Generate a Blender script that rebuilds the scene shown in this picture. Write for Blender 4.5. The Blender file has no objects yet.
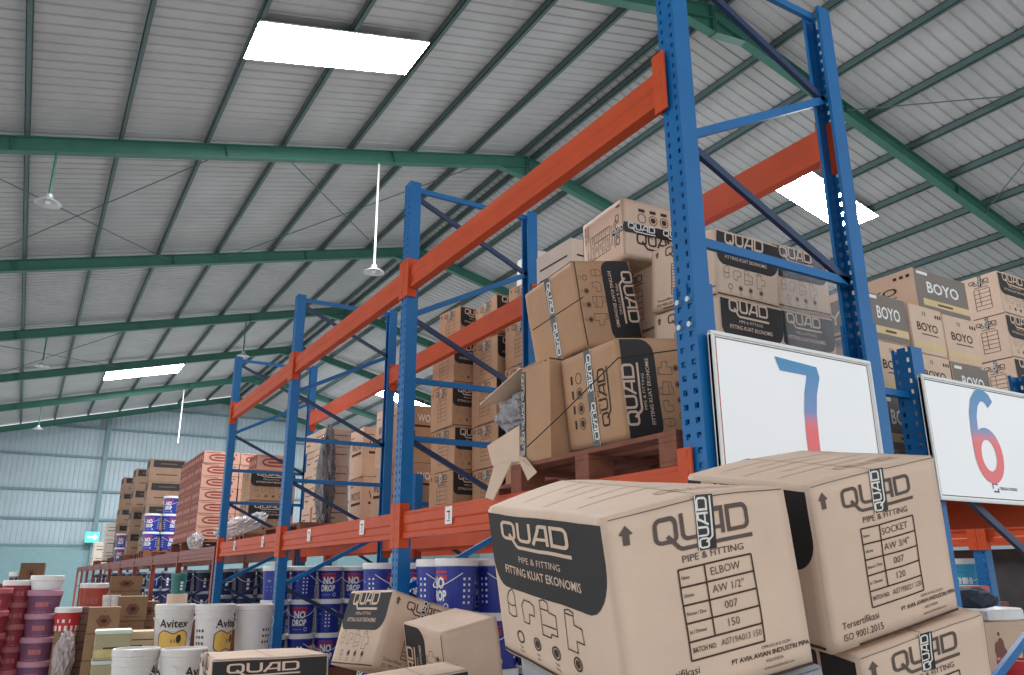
import bpy, bmesh, math, random
import numpy as np
from mathutils import Vector, Matrix, Euler, noise

random.seed(7)
C = bpy.context.scene.collection
SC = bpy.context.scene
EYE = 1.6                       # camera height over the floor; heights below are given over the floor
R_ = math.radians

# ------------------------------------------------------------------ camera
FPX, PITCH, YAW, ROLL = 793.86, R_(16.575), R_(30.91), R_(-0.35)
FW = Vector((math.sin(YAW) * math.cos(PITCH), math.cos(YAW) * math.cos(PITCH), math.sin(PITCH)))
RT = Vector((math.cos(YAW), -math.sin(YAW), 0)); UP = RT.cross(FW)
RT2 = RT * math.cos(ROLL) + UP * math.sin(ROLL); UP2 = -RT * math.sin(ROLL) + UP * math.cos(ROLL)
cam_d = bpy.data.cameras.new('camera'); cam = bpy.data.objects.new('camera', cam_d); C.objects.link(cam)
M = Matrix((RT2, UP2, -FW)).transposed().to_4x4(); M.translation = Vector((0, 0, EYE)); cam.matrix_world = M
cam_d.sensor_fit = 'HORIZONTAL'; cam_d.sensor_width = 36.0; cam_d.lens = 36.0 * FPX / 1024; cam_d.clip_start = 0.05; cam_d.clip_end = 300
SC.camera = cam

def ray(x, y): return FW + RT2 * ((x - 512) / FPX) - UP2 * ((y - 337.5) / FPX)
def onX(x, y, X): d = ray(x, y); p = d * (X / d.x); return Vector((p.x, p.y, p.z + EYE))
def onY(x, y, Y): d = ray(x, y); p = d * (Y / d.y); return Vector((p.x, p.y, p.z + EYE))
def atR(x, y, r):
    d = ray(x, y); p = d * (r / math.hypot(d.x, d.y)); return Vector((p.x, p.y, p.z + EYE))

# ------------------------------------------------------------------ materials
def s2l(c): return tuple(((v / 255) / 12.92 if v / 255 <= .04045 else ((v / 255 + .055) / 1.055) ** 2.4) for v in c)
MATS = {}
def mat(name, rgb, rough=.6, metal=0., var=.06, vscale=6., bump=0., bscale=40., spec=.5, emit=0., alpha=None, coat=0.):
    if name in MATS: return MATS[name]
    m = bpy.data.materials.new(name); m.use_nodes = True; nt = m.node_tree; b = nt.nodes['Principled BSDF']
    col = s2l(rgb) if max(rgb) > 1.5 else rgb
    b.inputs['Roughness'].default_value = rough; b.inputs['Metallic'].default_value = metal
    b.inputs['Specular IOR Level'].default_value = spec; b.inputs['Coat Weight'].default_value = coat
    tc = nt.nodes.new('ShaderNodeTexCoord')
    if var:
        n = nt.nodes.new('ShaderNodeTexNoise'); n.inputs['Scale'].default_value = vscale; n.inputs['Detail'].default_value = 4
        nt.links.new(tc.outputs['Object'], n.inputs['Vector'])
        r = nt.nodes.new('ShaderNodeValToRGB')
        r.color_ramp.elements[0].position = .3; r.color_ramp.elements[1].position = .7
        r.color_ramp.elements[0].color = tuple(max(0, v * (1 - var)) for v in col) + (1,)
        r.color_ramp.elements[1].color = tuple(min(1, v * (1 + var)) for v in col) + (1,)
        nt.links.new(n.outputs['Fac'], r.inputs['Fac']); nt.links.new(r.outputs['Color'], b.inputs['Base Color'])
    else: b.inputs['Base Color'].default_value = col + (1,)
    if bump:
        n2 = nt.nodes.new('ShaderNodeTexNoise'); n2.inputs['Scale'].default_value = bscale; n2.inputs['Detail'].default_value = 3
        nt.links.new(tc.outputs['Object'], n2.inputs['Vector'])
        bp = nt.nodes.new('ShaderNodeBump'); bp.inputs['Strength'].default_value = bump; bp.inputs['Distance'].default_value = .01
        nt.links.new(n2.outputs['Fac'], bp.inputs['Height']); nt.links.new(bp.outputs['Normal'], b.inputs['Normal'])
    if emit:
        b.inputs['Emission Color'].default_value = col + (1,); b.inputs['Emission Strength'].default_value = emit
    if alpha is not None: b.inputs['Alpha'].default_value = alpha
    MATS[name] = m
    return m

KRAFT = mat('kraft_cardboard', (215, 189, 168), .75, var=.05, bump=.15, bscale=25, spec=.25)
KRAFT2 = mat('kraft_cardboard_brown', (184, 145, 114), .75, var=.06, bump=.15, bscale=25, spec=.25)
PALE = mat('pale_cardboard', (222, 212, 200), .7, var=.04, bump=.1, spec=.25)
PINKK = mat('pinkish_cardboard', (192, 148, 130), .75, var=.06, spec=.25)
REDP = mat('red_brown_print', (140, 58, 46), .6, var=.25, vscale=18, spec=.3)
BLACK = mat('black_print', (44, 42, 44), .55, var=.06, spec=.3)
GREYINK = mat('grey_ink', (98, 86, 80), .7, var=.08, vscale=30, spec=.2)
DARKINK = mat('dark_ink', (72, 56, 48), .7, var=.08, vscale=30, spec=.2)
GHOST = mat('faint_ink', (196, 168, 144), .75, var=.03, spec=.2)
CHAR = mat('charcoal_print', (128, 119, 111), .6, var=.05, spec=.3)
YEL = mat('yellow_band', (216, 190, 142), .6, var=.06)
WHT = mat('white_plastic', (232, 232, 230), .4, var=.02)
TAPEK = mat('black_tape', (34, 32, 33), .22, var=.05)
TAPEW = mat('white_tape_print', (225, 222, 216), .25, var=.03)
BLUE = mat('blue_steel', (12, 102, 164), .42, var=.08, vscale=4, spec=.4)
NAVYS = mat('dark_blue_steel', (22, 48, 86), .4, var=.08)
ORANGE = mat('orange_steel', (198, 78, 40), .5, var=.07, vscale=5, spec=.3)
MAROON = mat('maroon_steel', (128, 56, 44), .5, var=.1)
GIRT = mat('teal_grey_girt', (92, 120, 126), .55, var=.06)
GALV = mat('galvanised_bolt', (190, 195, 198), .35, metal=.7, var=.05)
GREEN = mat('green_steel', (56, 110, 96), .5, var=.08, vscale=3)
PURL = mat('dark_green_purlin', (78, 100, 100), .55, var=.1, vscale=3)
SHEET = mat('zinc_roof_sheet', (176, 178, 180), .5, var=.07, vscale=1.2, spec=.4)
WSHEET = mat('zinc_wall_sheet', (148, 164, 172), .5, var=.06, vscale=1.0)
BLOCKW = mat('teal_painted_wall', (112, 142, 147), .7, var=.05)
CONC = mat('concrete_floor', (168, 166, 162), .6, var=.1, vscale=1.5)
WOOD = mat('red_brown_pallet_wood', (128, 76, 58), .75, var=.2, vscale=12, bump=.3)
SKYL = mat('skylight_sheet', (250, 252, 255), .6, var=0, emit=110)
NB = mat('blue_pail_plastic', (34, 52, 150), .35, var=.05)
NVY = mat('navy_pail_plastic', (34, 44, 84), .4, var=.08)
NBL = mat('light_blue_print', (120, 140, 205), .5, var=.05)
REDL = mat('red_label', (196, 44, 48), .5, var=.05)
CREAMY = mat('yellow_label', (230, 186, 92), .5, var=.1, vscale=20)
BRN = mat('brown_print', (120, 72, 52), .6, var=.15, vscale=20)
PINK = mat('crimson_pail_plastic', (150, 58, 70), .45, var=.1)
PINKR = mat('pale_red_rim', (186, 104, 108), .45, var=.06)
PURP = mat('mauve_pail_plastic', (120, 76, 106), .45, var=.1)
PURPR = mat('pale_mauve_rim', (190, 140, 160), .45, var=.06)
TEALP = mat('teal_pail_plastic', (40, 110, 104), .4, var=.08)
ORP = mat('orange_red_pail_plastic', (184, 82, 60), .45, var=.08)
WPAIL = mat('white_pail_plastic', (216, 212, 208), .4, var=.02)
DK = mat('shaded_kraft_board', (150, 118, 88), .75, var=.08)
DKB = mat('dull_kraft_board', (152, 122, 100), .75, var=.08)
OLIVE = mat('olive_label', (206, 190, 124), .5, var=.12, vscale=15)
CYAN = mat('cyan_pail_plastic', (60, 165, 200), .4, var=.06)
GLASSY = None
def film(name, rgb, a, rough=.15):
    m = bpy.data.materials.new(name); m.use_nodes = True; nt = m.node_tree
    for n in list(nt.nodes): nt.nodes.remove(n)
    o = nt.nodes.new('ShaderNodeOutputMaterial'); mx = nt.nodes.new('ShaderNodeMixShader')
    t = nt.nodes.new('ShaderNodeBsdfTransparent'); g = nt.nodes.new('ShaderNodeBsdfPrincipled')
    g.inputs['Base Color'].default_value = s2l(rgb) + (1,); g.inputs['Roughness'].default_value = rough
    tc = nt.nodes.new('ShaderNodeTexCoord'); n2 = nt.nodes.new('ShaderNodeTexNoise'); n2.inputs['Scale'].default_value = 14
    nt.links.new(tc.outputs['Object'], n2.inputs['Vector'])
    bp = nt.nodes.new('ShaderNodeBump'); bp.inputs['Strength'].default_value = .6; bp.inputs['Distance'].default_value = .03
    nt.links.new(n2.outputs['Fac'], bp.inputs['Height']); nt.links.new(bp.outputs['Normal'], g.inputs['Normal'])
    mx.inputs['Fac'].default_value = a
    nt.links.new(t.outputs[0], mx.inputs[1]); nt.links.new(g.outputs[0], mx.inputs[2]); nt.links.new(mx.outputs[0], o.inputs[0])
    return m
FILM = film('clear_stretch_film', (225, 225, 228), .11)
LOOSEF = film('loose_film', (178, 176, 178), .5, .22)
SILV = film('crumpled_plastic', (160, 160, 165), .8, .22)

# ------------------------------------------------------------------ mesh collector
class MB:
    def __init__(s): s.v = []; s.f = []; s.m = []
    def add(s, vs, fs, m=0):
        o = len(s.v); s.v += [tuple(v) for v in vs]; s.f += [tuple(i + o for i in f) for f in fs]; s.m += [m] * len(fs)
    def box(s, x0, y0, z0, x1, y1, z1, m=0, X=None):
        p = [(x0, y0, z0), (x1, y0, z0), (x1, y1, z0), (x0, y1, z0), (x0, y0, z1), (x1, y0, z1), (x1, y1, z1), (x0, y1, z1)]
        if X is not None: p = [X @ Vector(q) for q in p]
        s.add(p, [(3, 2, 1, 0), (4, 5, 6, 7), (0, 1, 5, 4), (1, 2, 6, 5), (2, 3, 7, 6), (3, 0, 4, 7)], m)
    def bar(s, p, q, w, h, m=0, up=Vector((0, 0, 1))):
        p = Vector(p); q = Vector(q); d = (q - p).normalized(); a = d.cross(up)
        a = a.normalized() if a.length > 1e-5 else Vector((1, 0, 0)); b = a.cross(d)
        vs = [c + a * (i * w / 2) + b * (j * h / 2) for c in (p, q) for i, j in ((-1, -1), (1, -1), (1, 1), (-1, 1))]
        s.add(vs, [(0, 1, 2, 3), (7, 6, 5, 4), (4, 5, 1, 0), (5, 6, 2, 1), (6, 7, 3, 2), (7, 4, 0, 3)], m)
    def tube(s, pts, r, n=8, m=0, cap=True):
        pts = [Vector(p) for p in pts]; rings = []; nrm = None
        for i, p in enumerate(pts):
            t = (pts[min(i + 1, len(pts) - 1)] - pts[max(i - 1, 0)]).normalized()
            if nrm is None: nrm = t.orthogonal().normalized()
            else: nrm = (nrm - t * nrm.dot(t)).normalized()
            b = t.cross(nrm)
            rings.append([p + nrm * (r * math.cos(2 * math.pi * k / n)) + b * (r * math.sin(2 * math.pi * k / n)) for k in range(n)])
        vs = [v for g in rings for v in g]; fs = []
        for i in range(len(rings) - 1):
            for k in range(n): fs.append((i * n + k, i * n + (k + 1) % n, (i + 1) * n + (k + 1) % n, (i + 1) * n + k))
        if cap: fs += [tuple(range(n))[::-1], tuple(range((len(rings) - 1) * n, len(rings) * n))]
        s.add(vs, fs, m)
    def lathe(s, prof, n=28, m=0, c=(0, 0, 0)):
        vs = []; fs = []; k = len(prof)
        for i in range(n):
            a = 2 * math.pi * i / n
            for r, z in prof: vs.append((c[0] + r * math.cos(a), c[1] + r * math.sin(a), c[2] + z))
        for i in range(n):
            j = (i + 1) % n
            for q in range(k - 1):
                fs.append((i * k + q, j * k + q, j * k + q + 1, i * k + q + 1))
        s.add(vs, fs, m)
    def build(s, name, mats, parent=None, smooth=False, kind=None, bevel=0, weld=False):
        me = bpy.data.meshes.new(name); me.from_pydata(s.v, [], s.f)
        for m in (mats if isinstance(mats, (list, tuple)) else [mats]): me.materials.append(m)
        me.polygons.foreach_set('material_index', s.m)
        if weld or bevel:
            bm = bmesh.new(); bm.from_mesh(me); bmesh.ops.remove_doubles(bm, verts=bm.verts, dist=1e-5)
            if bevel: bmesh.ops.bevel(bm, geom=[e for e in bm.edges if e.calc_face_angle(0) > .5], offset=bevel, segments=2, affect='EDGES', clamp_overlap=True)
            bmesh.ops.recalc_face_normals(bm, faces=bm.faces)
            bm.to_mesh(me); bm.free()
        if smooth: me.shade_smooth()
        me.update()
        return link(name, me, parent, kind)

def link(name, me, parent=None, kind=None):
    o = bpy.data.objects.new(name, me); C.objects.link(o)
    if parent: o.parent = parent
    if kind: o['kind'] = kind
    return o
LABELS = {}
def tag(o, label, cat, group=None, kind=None):
    o['label'] = label; o['category'] = cat
    if group: o['group'] = group
    if kind: o['kind'] = kind
    return o
def empty(name, loc=(0, 0, 0), rz=0):
    o = bpy.data.objects.new(name, None); C.objects.link(o); o.location = loc; o.rotation_euler = (0, 0, rz); o.empty_display_size = .1
    return o

# ------------------------------------------------------------------ flat lettering
_tc = {}
def text_geo(s, bold=0.0, shear=0.0):
    k = (s, bold, shear)
    if k in _tc: return _tc[k]
    cu = bpy.data.curves.new('t', 'FONT'); cu.body = s; cu.size = 1; cu.resolution_u = 2; cu.offset = bold; cu.shear = shear
    ob = bpy.data.objects.new('t', cu); C.objects.link(ob)
    dg = bpy.context.evaluated_depsgraph_get(); dg.update()
    me = bpy.data.meshes.new_from_object(ob.evaluated_get(dg))
    vs = [(v.co.x, v.co.y) for v in me.vertices]; fs = [tuple(p.vertices) for p in me.polygons]
    bpy.data.objects.remove(ob); bpy.data.curves.remove(cu); bpy.data.meshes.remove(me)
    if vs:
        x0 = min(v[0] for v in vs); x1 = max(v[0] for v in vs)
        vs = [(x - x0, y) for x, y in vs]; w = x1 - x0
    else: w = 0
    _tc[k] = (vs, fs, w)
    return _tc[k]

class Ink(MB):
    """lettering laid on a surface: fm(u, v, off) gives the point"""
    def txt(s, fm, st, u, v, h=None, w=None, m=0, off=.0014, al='c', ex=(1, 0), ey=(0, 1), bold=.0, shear=0., ratio=None):
        vs, fs, tw = text_geo(st, bold, shear)
        if not vs: return
        sy = (h / .70) if h else None
        sx = (w / tw) if w else sy
        if sy is None: sy = sx
        if ratio: sx = sy * ratio
        o = {'c': -tw * sx / 2, 'l': 0, 'r': -tw * sx}[al]
        pts = []
        for x, y in vs:
            a = x * sx + o; b = y * sy
            pts.append(fm(u + ex[0] * a + ey[0] * b, v + ex[1] * a + ey[1] * b, off))
        s.add(pts, fs, m)
    def ribbon(s, fm, pts, t, m=0, off=.0014, closed=False, step=.05):
        P = [Vector((p[0], p[1])) for p in pts]
        if closed: P = P + [P[0]]
        Q = [P[0]]
        for a, b in zip(P, P[1:]):
            n = max(1, int((b - a).length / step))
            Q += [a.lerp(b, (i + 1) / n) for i in range(n)]
        L = []
        for i, p in enumerate(Q):
            if closed: a = Q[i - 1] if i else Q[-2]; b = Q[i + 1] if i < len(Q) - 1 else Q[1]
            else: a = Q[max(i - 1, 0)]; b = Q[min(i + 1, len(Q) - 1)]
            d1 = (p - a); d2 = (b - p)
            if d1.length < 1e-9: d1 = d2
            if d2.length < 1e-9: d2 = d1
            d1 = d1.normalized(); d2 = d2.normalized(); n1 = Vector((-d1.y, d1.x)); n2 = Vector((-d2.y, d2.x))
            nn = (n1 + n2); nn = nn.normalized() if nn.length > 1e-6 else n1
            k = 1 / max(.5, nn.dot(n1))
            L.append((p + nn * (t / 2 * k), p - nn * (t / 2 * k)))
        vs = []; fs = []
        for a, b in L: vs += [fm(a.x, a.y, off), fm(b.x, b.y, off)]
        for i in range(len(L) - 1): fs.append((2 * i, 2 * i + 1, 2 * i + 3, 2 * i + 2))
        s.add(vs, fs, m)
    def rect(s, fm, u0, v0, u1, v1, m=0, off=.0008, n=None):
        nu = n or max(1, int((u1 - u0) / .05)); nv = n or max(1, int((v1 - v0) / .05))
        vs = [fm(u0 + (u1 - u0) * i / nu, v0 + (v1 - v0) * j / nv, off) for j in range(nv + 1) for i in range(nu + 1)]
        fs = [(j * (nu + 1) + i, j * (nu + 1) + i + 1, (j + 1) * (nu + 1) + i + 1, (j + 1) * (nu + 1) + i) for j in range(nv) for i in range(nu)]
        s.add(vs, fs, m)
    def disc(s, fm, u, v, ru, rv, m=0, off=.0012, n=16):
        vs = [fm(u, v, off)] + [fm(u + ru * math.cos(2 * math.pi * k / n), v + rv * math.sin(2 * math.pi * k / n), off) for k in range(n)]
        s.add(vs, [(0, 1 + k, 1 + (k + 1) % n) for k in range(n)], m)
    def under(s, fm, u0, u1, top, bot, m=0, off=.0008, n=28):
        """filled strip between curves bot(u) and top"""
        vs = []; fs = []; nv = 6
        for i in range(n + 1):
            t = .5 - .5 * math.cos(math.pi * i / n); u = u0 + (u1 - u0) * t; b = bot(u)
            for j in range(nv + 1): vs.append(fm(u, b + (top - b) * j / nv, off))
        for i in range(n):
            for j in range(nv): fs.append((i * (nv + 1) + j, (i + 1) * (nv + 1) + j, (i + 1) * (nv + 1) + j + 1, i * (nv + 1) + j + 1))
        s.add(vs, fs, m)

def arc(cx, cy, r, a0, a1, n=5):
    return [(cx + r * math.cos(R_(a0 + (a1 - a0) * i / n)), cy + r * math.sin(R_(a0 + (a1 - a0) * i / n))) for i in range(n + 1)]
r_ = .22
LOGO = [  # the letter shapes of the fittings maker's mark, 4.25 wide, from -.38 to 1
    ([(.55, .32), (.98, -.22)] + [(1.12, -.3), (4.25, -.3)], False, .17),
    (arc(.08 + r_, .08 + r_, r_, 180, 270) + arc(.92 - r_, .08 + r_, r_, 270, 360) + arc(.92 - r_, .92 - r_, r_, 0, 90) + arc(.08 + r_, .92 - r_, r_, 90, 180), True, .17),
    ([(1.2, 1)] + arc(1.2 + r_, .08 + r_, r_, 180, 270) + arc(1.95 - r_, .08 + r_, r_, 270, 360) + [(1.95, 1)], False, .17),
    ([(2.12, 0), (2.5, .75)] + arc(2.62, .78, .14, 150, 90, 3) + [(2.98, .92), (2.98, 0)], False, .17),
    ([(2.3, .3), (2.98, .3)], False, .15),
    ([(3.25, .08)] + arc(4.1 - r_, .08 + r_, r_, 270, 360) + arc(4.1 - r_, .92 - r_, r_, 0, 90) + [(3.25, .92)], True, .17)]
def logo(ink, fm, u, v, w, m, ex=(1, 0), ey=(0, 1), off=.0014, tall=1.0):
    k = w / 4.25
    def g(a, b, o):
        a *= k; b *= k * tall
        return fm(u + ex[0] * a + ey[0] * b, v + ex[1] * a + ey[1] * b, o)
    for pts, cl, t in LOGO: ink.ribbon(g, pts, t, m, off, cl, step=.4)

# ------------------------------------------------------------------ cartons
def dent(seed, amp, dome=0, w=1, h=1):
    o = Vector((seed * 3.17, seed * 1.31, seed * 2.7))
    def f(p):
        if not amp: return p
        p = Vector(p)
        q = p + noise.noise_vector(p * 5 + o) * amp + noise.noise_vector(p * 17 + o) * (amp * .25)
        if dome and p.z > .86 * h: q.z += dome * (.7 + 1.1 * max(0, min(1, p.y / .6 + .5))) * (1 - min(1, abs(2 * p.x / w)) ** 1.3) * ((p.z / h - .86) / .14)
        return q
    return f
def face_map(face, w, d, h, df):
    def fm(u, v, off):
        if face == 'front': return df((u - w / 2, -d / 2, v)) + Vector((0, -off, 0)) if False else add(df((u - w / 2, -d / 2, v)), (0, -off, 0))
        if face == 'back': return add(df((w / 2 - u, d / 2, v)), (0, off, 0))
        if face == 'left': return add(df((-w / 2, d / 2 - u, v)), (-off, 0, 0))
        if face == 'right': return add(df((w / 2, u - d / 2, v)), (off, 0, 0))
        if face == 'top': return add(df((u - w / 2, v - d / 2, h)), (0, 0, off))
        return add(df((u - w / 2, d / 2 - v, 0)), (0, 0, -off))
    return fm
def add(p, q): return Vector(p) + Vector(q)

def print_face(style, fm, W, H, pan, ink, tape, hi, info):
    """pan: 0 black 1 charcoal 2 yellow 3 red-brown ; ink: 0 grey 1 dark 2 kraft 3 white 4 red-brown 5 brown ; tape: 0 black 1 white"""
    if style == 'A':
        rl, rr = .11 * W, .17 * W; b = .47 * H; u0, u1 = .0 * W + .004, .985 * W
        def bot(u):
            if u < u0 + rl: return b + rl - math.sqrt(max(0, rl * rl - (u0 + rl - u) ** 2))
            if u > u1 - rr: return b + rr - math.sqrt(max(0, rr * rr - (u - u1 + rr) ** 2))
            return b
        pan.under(fm, u0, u1, H * .965, bot, 0)
        logo(ink, fm, .13 * W, .80 * H, .62 * W, 2, off=.0018, tall=min(1.15, .17 * H / (.62 * W / 4.25 * 1.35) if W > H * 1.4 else 1.0))
        ink.txt(fm, 'PIPE & FITTING', .46 * W, .665 * H, h=.040 * H, w=.36 * W, m=2, off=.0018)
        ink.txt(fm, 'FITTING KUAT EKONOMIS', .46 * W, .575 * H, h=.052 * H, w=.66 * W, m=2, off=.0018, bold=.012)
        t = .0045 * max(W, .35)
        def P(pts, cl=False): ink.ribbon(fm, [((.055 + .84 * a) * W, (.245 + .8 * (c - .16)) * H) for a, c in pts], t, 1, closed=cl)
        P([(.06, .22), (.06, .36), (.09, .41), (.13, .44), (.15, .40), (.15, .22), (.10, .205)], True); P([(.06, .31), (.10, .295), (.15, .31)])
        P([(.24, .20), (.23, .33), (.26, .38), (.33, .38), (.37, .36), (.37, .28), (.31, .28), (.30, .20)], True)
        P([(.44, .16), (.44, .42), (.48, .435), (.52, .42), (.52, .35), (.59, .34), (.59, .19), (.53, .19), (.52, .16)], True); P([(.44, .36), (.52, .36)]); P([(.45, .24), (.58, .24)])
        P([(.68, .14), (.68, .41), (.72, .425), (.76, .41), (.76, .33), (.83, .32), (.84, .22), (.77, .22), (.77, .14)], True); P([(.68, .39), (.76, .39)])
        for q, a in enumerate((.20, .36, .52, .69)):
            c = [(a * W + .030 * W * math.cos(k * math.pi / 8), .165 * H + .036 * H * math.sin(k * math.pi / 8)) for k in range(16)]
            ink.ribbon(fm, c, t * 1.4, 1, closed=True)
            if q: ink.disc(fm, a * W, .165 * H, .019 * W, .024 * H, 1)
            if hi:
                for j, wd in enumerate((('Tahan', 'Tekanan'), ('Aman', 'Sehat'), ('Mudah', 'Pasang'), ('Tahan', 'Lama'))[q]):
                    ink.txt(fm, wd, a * W, (.092 - .026 * j) * H, h=.016 * H, m=1)
        ink.ribbon(fm, [(.01 * W, .03 * H), (.97 * W, .03 * H)], .006, 1)
    elif style == 'B':
        a = [(.10, .945), (.135, .90), (.117, .90), (.117, .845), (.083, .845), (.083, .90), (.065, .90)]
        c0 = fm(.10 * W, .89 * H, .0014); pts = [fm(x * W, y * H, .0014) for x, y in a]
        ink.add([c0] + pts, [(0, 1 + i, 1 + (i + 1) % 7) for i in range(7)], 0)
        logo(ink, fm, .235 * W, .815 * H, .53 * W, 0, tall=.84)
        ink.txt(fm, 'PIPE & FITTING', .535 * W, .705 * H, h=.036 * H, w=.34 * W, m=0, bold=.008)
        x0, xm, x1 = .335 * W, .475 * W, .74 * W; ys = [.672, .576, .48, .385, .29, .195]; t = .0035
        for y in ys: ink.ribbon(fm, [(x0, y * H), (x1, y * H)], t, 1)
        ink.ribbon(fm, [(x0, ys[0] * H), (x0, ys[-1] * H)], t, 1); ink.ribbon(fm, [(x1, ys[0] * H), (x1, ys[-1] * H)], t, 1)
        ink.ribbon(fm, [(xm, ys[0] * H), (xm, ys[4] * H)], t, 1)
        if hi:
            for y, s_, v_ in zip(ys, ('Name', 'Ukuran', 'Nomor / Dice', 'Isi / Dimensi'), info):
                ink.txt(fm, s_, x0 + .012 * W, (y - .056) * H, h=.019 * H, m=1, al='l', bold=.01, ratio=.8)
                ink.txt(fm, v_, (xm + x1) / 2 - .02 * W, (y - .066) * H, h=.042 * H, m=0, al='c')
            ink.txt(fm, 'BATCH NO:', x0 + .015 * W, .232 * H, h=.026 * H, w=.125 * W, m=1, al='l', bold=.015)
            ink.txt(fm, info[4], x1 - .012 * W, .230 * H, h=.034 * H, w=.225 * W, m=0, al='r')
            ink.txt(fm, 'DIPRODUKSI OLEH:', .80 * W, .158 * H, h=.016 * H, m=1)
            ink.txt(fm, 'PT AVIA AVIAN INDUSTRI PIPA', .765 * W, .120 * H, h=.024 * H, w=.44 * W, m=1, bold=.02)
            ink.txt(fm, 'INDONESIA', .78 * W, .085 * H, h=.016 * H, m=1)
            ink.txt(fm, 'www.avianbrands.com', .80 * W, .05 * H, h=.016 * H, m=1)
            ink.txt(fm, 'Tersertifikasi', .10 * W, .125 * H, h=.042 * H, m=1, al='l', w=.27 * W)
            ink.txt(fm, 'ISO 9001:2015', .10 * W, .055 * H, h=.042 * H, m=1, al='l', w=.29 * W)
        ink.ribbon(fm, [(.2 * W, .012 * H), (.99 * W, .012 * H)], .005, 1)
        tu = .505 * W
        strip(tape, fm, (tu, .745 * H), (tu + .012 * W, H), .105 * W)
    elif style in ('T', 'Tt', 'Tm'):
        s_ = -1 if style == 'Tm' else 1
        strip(tape, fm, (W / 2, .0), (W / 2, H), .062)
        if style != 'Tt':
            f = (lambda a: .5 - s_ * (.5 - a))
            logo(ink, fm, f(.24) * W, (.5 + s_ * .33) * H, .60 * H, 1, ex=(0, -s_), ey=(s_, 0), off=.0014)
            ink.txt(fm, 'PIPE & FITTING', f(.365) * W, .5 * H, h=.014, w=.38 * H, m=1, ex=(0, -s_), ey=(s_, 0))
            ink.txt(fm, 'FITTING KUAT EKONOMIS', f(.42) * W, .5 * H, h=.015, w=.55 * H, m=1, ex=(0, -s_), ey=(s_, 0), bold=.01)
            for q in range(4):
                c = (.26 + .16 * q) * H; rr = .026
                ink.ribbon(fm, [(f(.70) * W + rr * math.cos(k * math.pi / 6), c + rr * math.sin(k * math.pi / 6)) for k in range(12)], .004, 1, closed=True)
                if q: ink.disc(fm, f(.70) * W, c, .016, .016, 1)
                ink.rect(fm, f(.83) * W - .012, c - .02, f(.83) * W + .006, c + .02, 1, .0012, 1)
    elif style == 'H':      # faint printing on the top flaps
        for q, (a, c, e) in enumerate(((.1, .8, .30), (.25, .9, .42), (.08, .7, .56), (.3, .92, .68), (.12, .5, .80))): ink.ribbon(fm, [(a * W, e * H), (c * W, e * H)], .004, 7)
        ink.ribbon(fm, [(W * .5, .01 * H), (W * .5, .99 * H)], .002, 1)
        if hi: logo(ink, fm, .42 * W, .15 * H, .45 * W, 7, off=.0012, tall=.6)
    elif style == 'P':      # plain face, tape tail down its middle
        strip(tape, fm, (W / 2, .74 * H), (W / 2, H), .062)
    elif style == 'Y':      # kraft face with the four-letter word
        ink.txt(fm, 'BOYO', W * .5, H * .48, w=.62 * W, h=.17 * H, m=1, bold=.01)
        ink.txt(fm, '13', W * .45, H * .80, h=.09 * H, m=1); ink.rect(fm, .3 * W, .40 * H, .8 * W, .42 * H, 1, .001)
        for q in range(3): ink.rect(fm, (.78 + .07 * q) * W, .8 * H, (.82 + .07 * q) * W, .87 * H, 1, .001)
        pan.rect(fm, .02 * W, .10 * H, .98 * W, .24 * H, 2)
    elif style == 'D':      # charcoal wrap
        pan.rect(fm, .012 * W, .02 * H, .99 * W, .985 * H, 1)
        pan.rect(fm, .12 * W, .15 * H, .99 * W, .31 * H, 2, .0012)
        ink.txt(fm, 'BOYO', W * .52, H * .48, w=.60 * W, h=.26 * H, m=3, bold=.02, off=.0016)
        ink.txt(fm, 'TISSUE', W * .52, H * .20, w=.3 * W, h=.06 * H, m=0, off=.0018) if False else ink.rect(fm, .38 * W, .20 * H, .66 * W, .25 * H, 0, .0016)
        ink.rect(fm, .06 * W, .88 * H, .26 * W, .95 * H, 3, .0014)
    elif style == 'W':      # tall carton: word and underline
        ink.txt(fm, 'WOYO', W * .5, H * .56, w=.66 * W, h=.16 * H, m=1, bold=.01)
        ink.rect(fm, .16 * W, .46 * H, .84 * W, .51 * H, 1, .001)
        ink.ribbon(fm, [(.05 * W, .85 * H), (.3 * W, .85 * H)], .008, 1)
    elif style == 'V':      # tall carton, word high up in a pale box
        ink.rect(fm, .08 * W, .62 * H, .9 * W, .66 * H, 1, .001); ink.txt(fm, 'WOYO', W * .5, H * .72, w=.6 * W, h=.13 * H, m=3, bold=.01)
        ink.ribbon(fm, [(.12 * W, .3 * H), (.12 * W, .55 * H)], .012, 1)
    elif style == 'R':      # red ring print
        c = [(W * .5 + .34 * W * (abs(math.cos(k * math.pi / 12)) ** .6) * (1 if math.cos(k * math.pi / 12) >= 0 else -1), H * .48 + .24 * H * math.sin(k * math.pi / 12)) for k in range(24)]
        ink.ribbon(fm, c, .022, 4, closed=True)
        ink.rect(fm, .3 * W, .42 * H, .7 * W, .54 * H, 4, .001); ink.rect(fm, .06 * W, .86 * H, .45 * W, .90 * H, 4, .001); ink.disc(fm, .88 * W, .8 * H, .03 * W, .06 * H, 4)
    elif style == 'S':      # red-brown side
        pan.rect(fm, .01 * W, .03 * H, .99 * W, .97 * H, 3)
        for q in range(4): ink.disc(fm, (.15 + .23 * q) * W, .5 * H, .07 * W, .2 * H, 6, .0012, 8)
    elif style == 'O':      # dark rosette
        for k in range(6):
            a = k * math.pi / 3; ink.disc(fm, .5 * W + .13 * W * math.cos(a), .48 * H + .13 * H * math.sin(a), .11 * W, .12 * H, 5, .001 + .0001 * k, 10)
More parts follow.
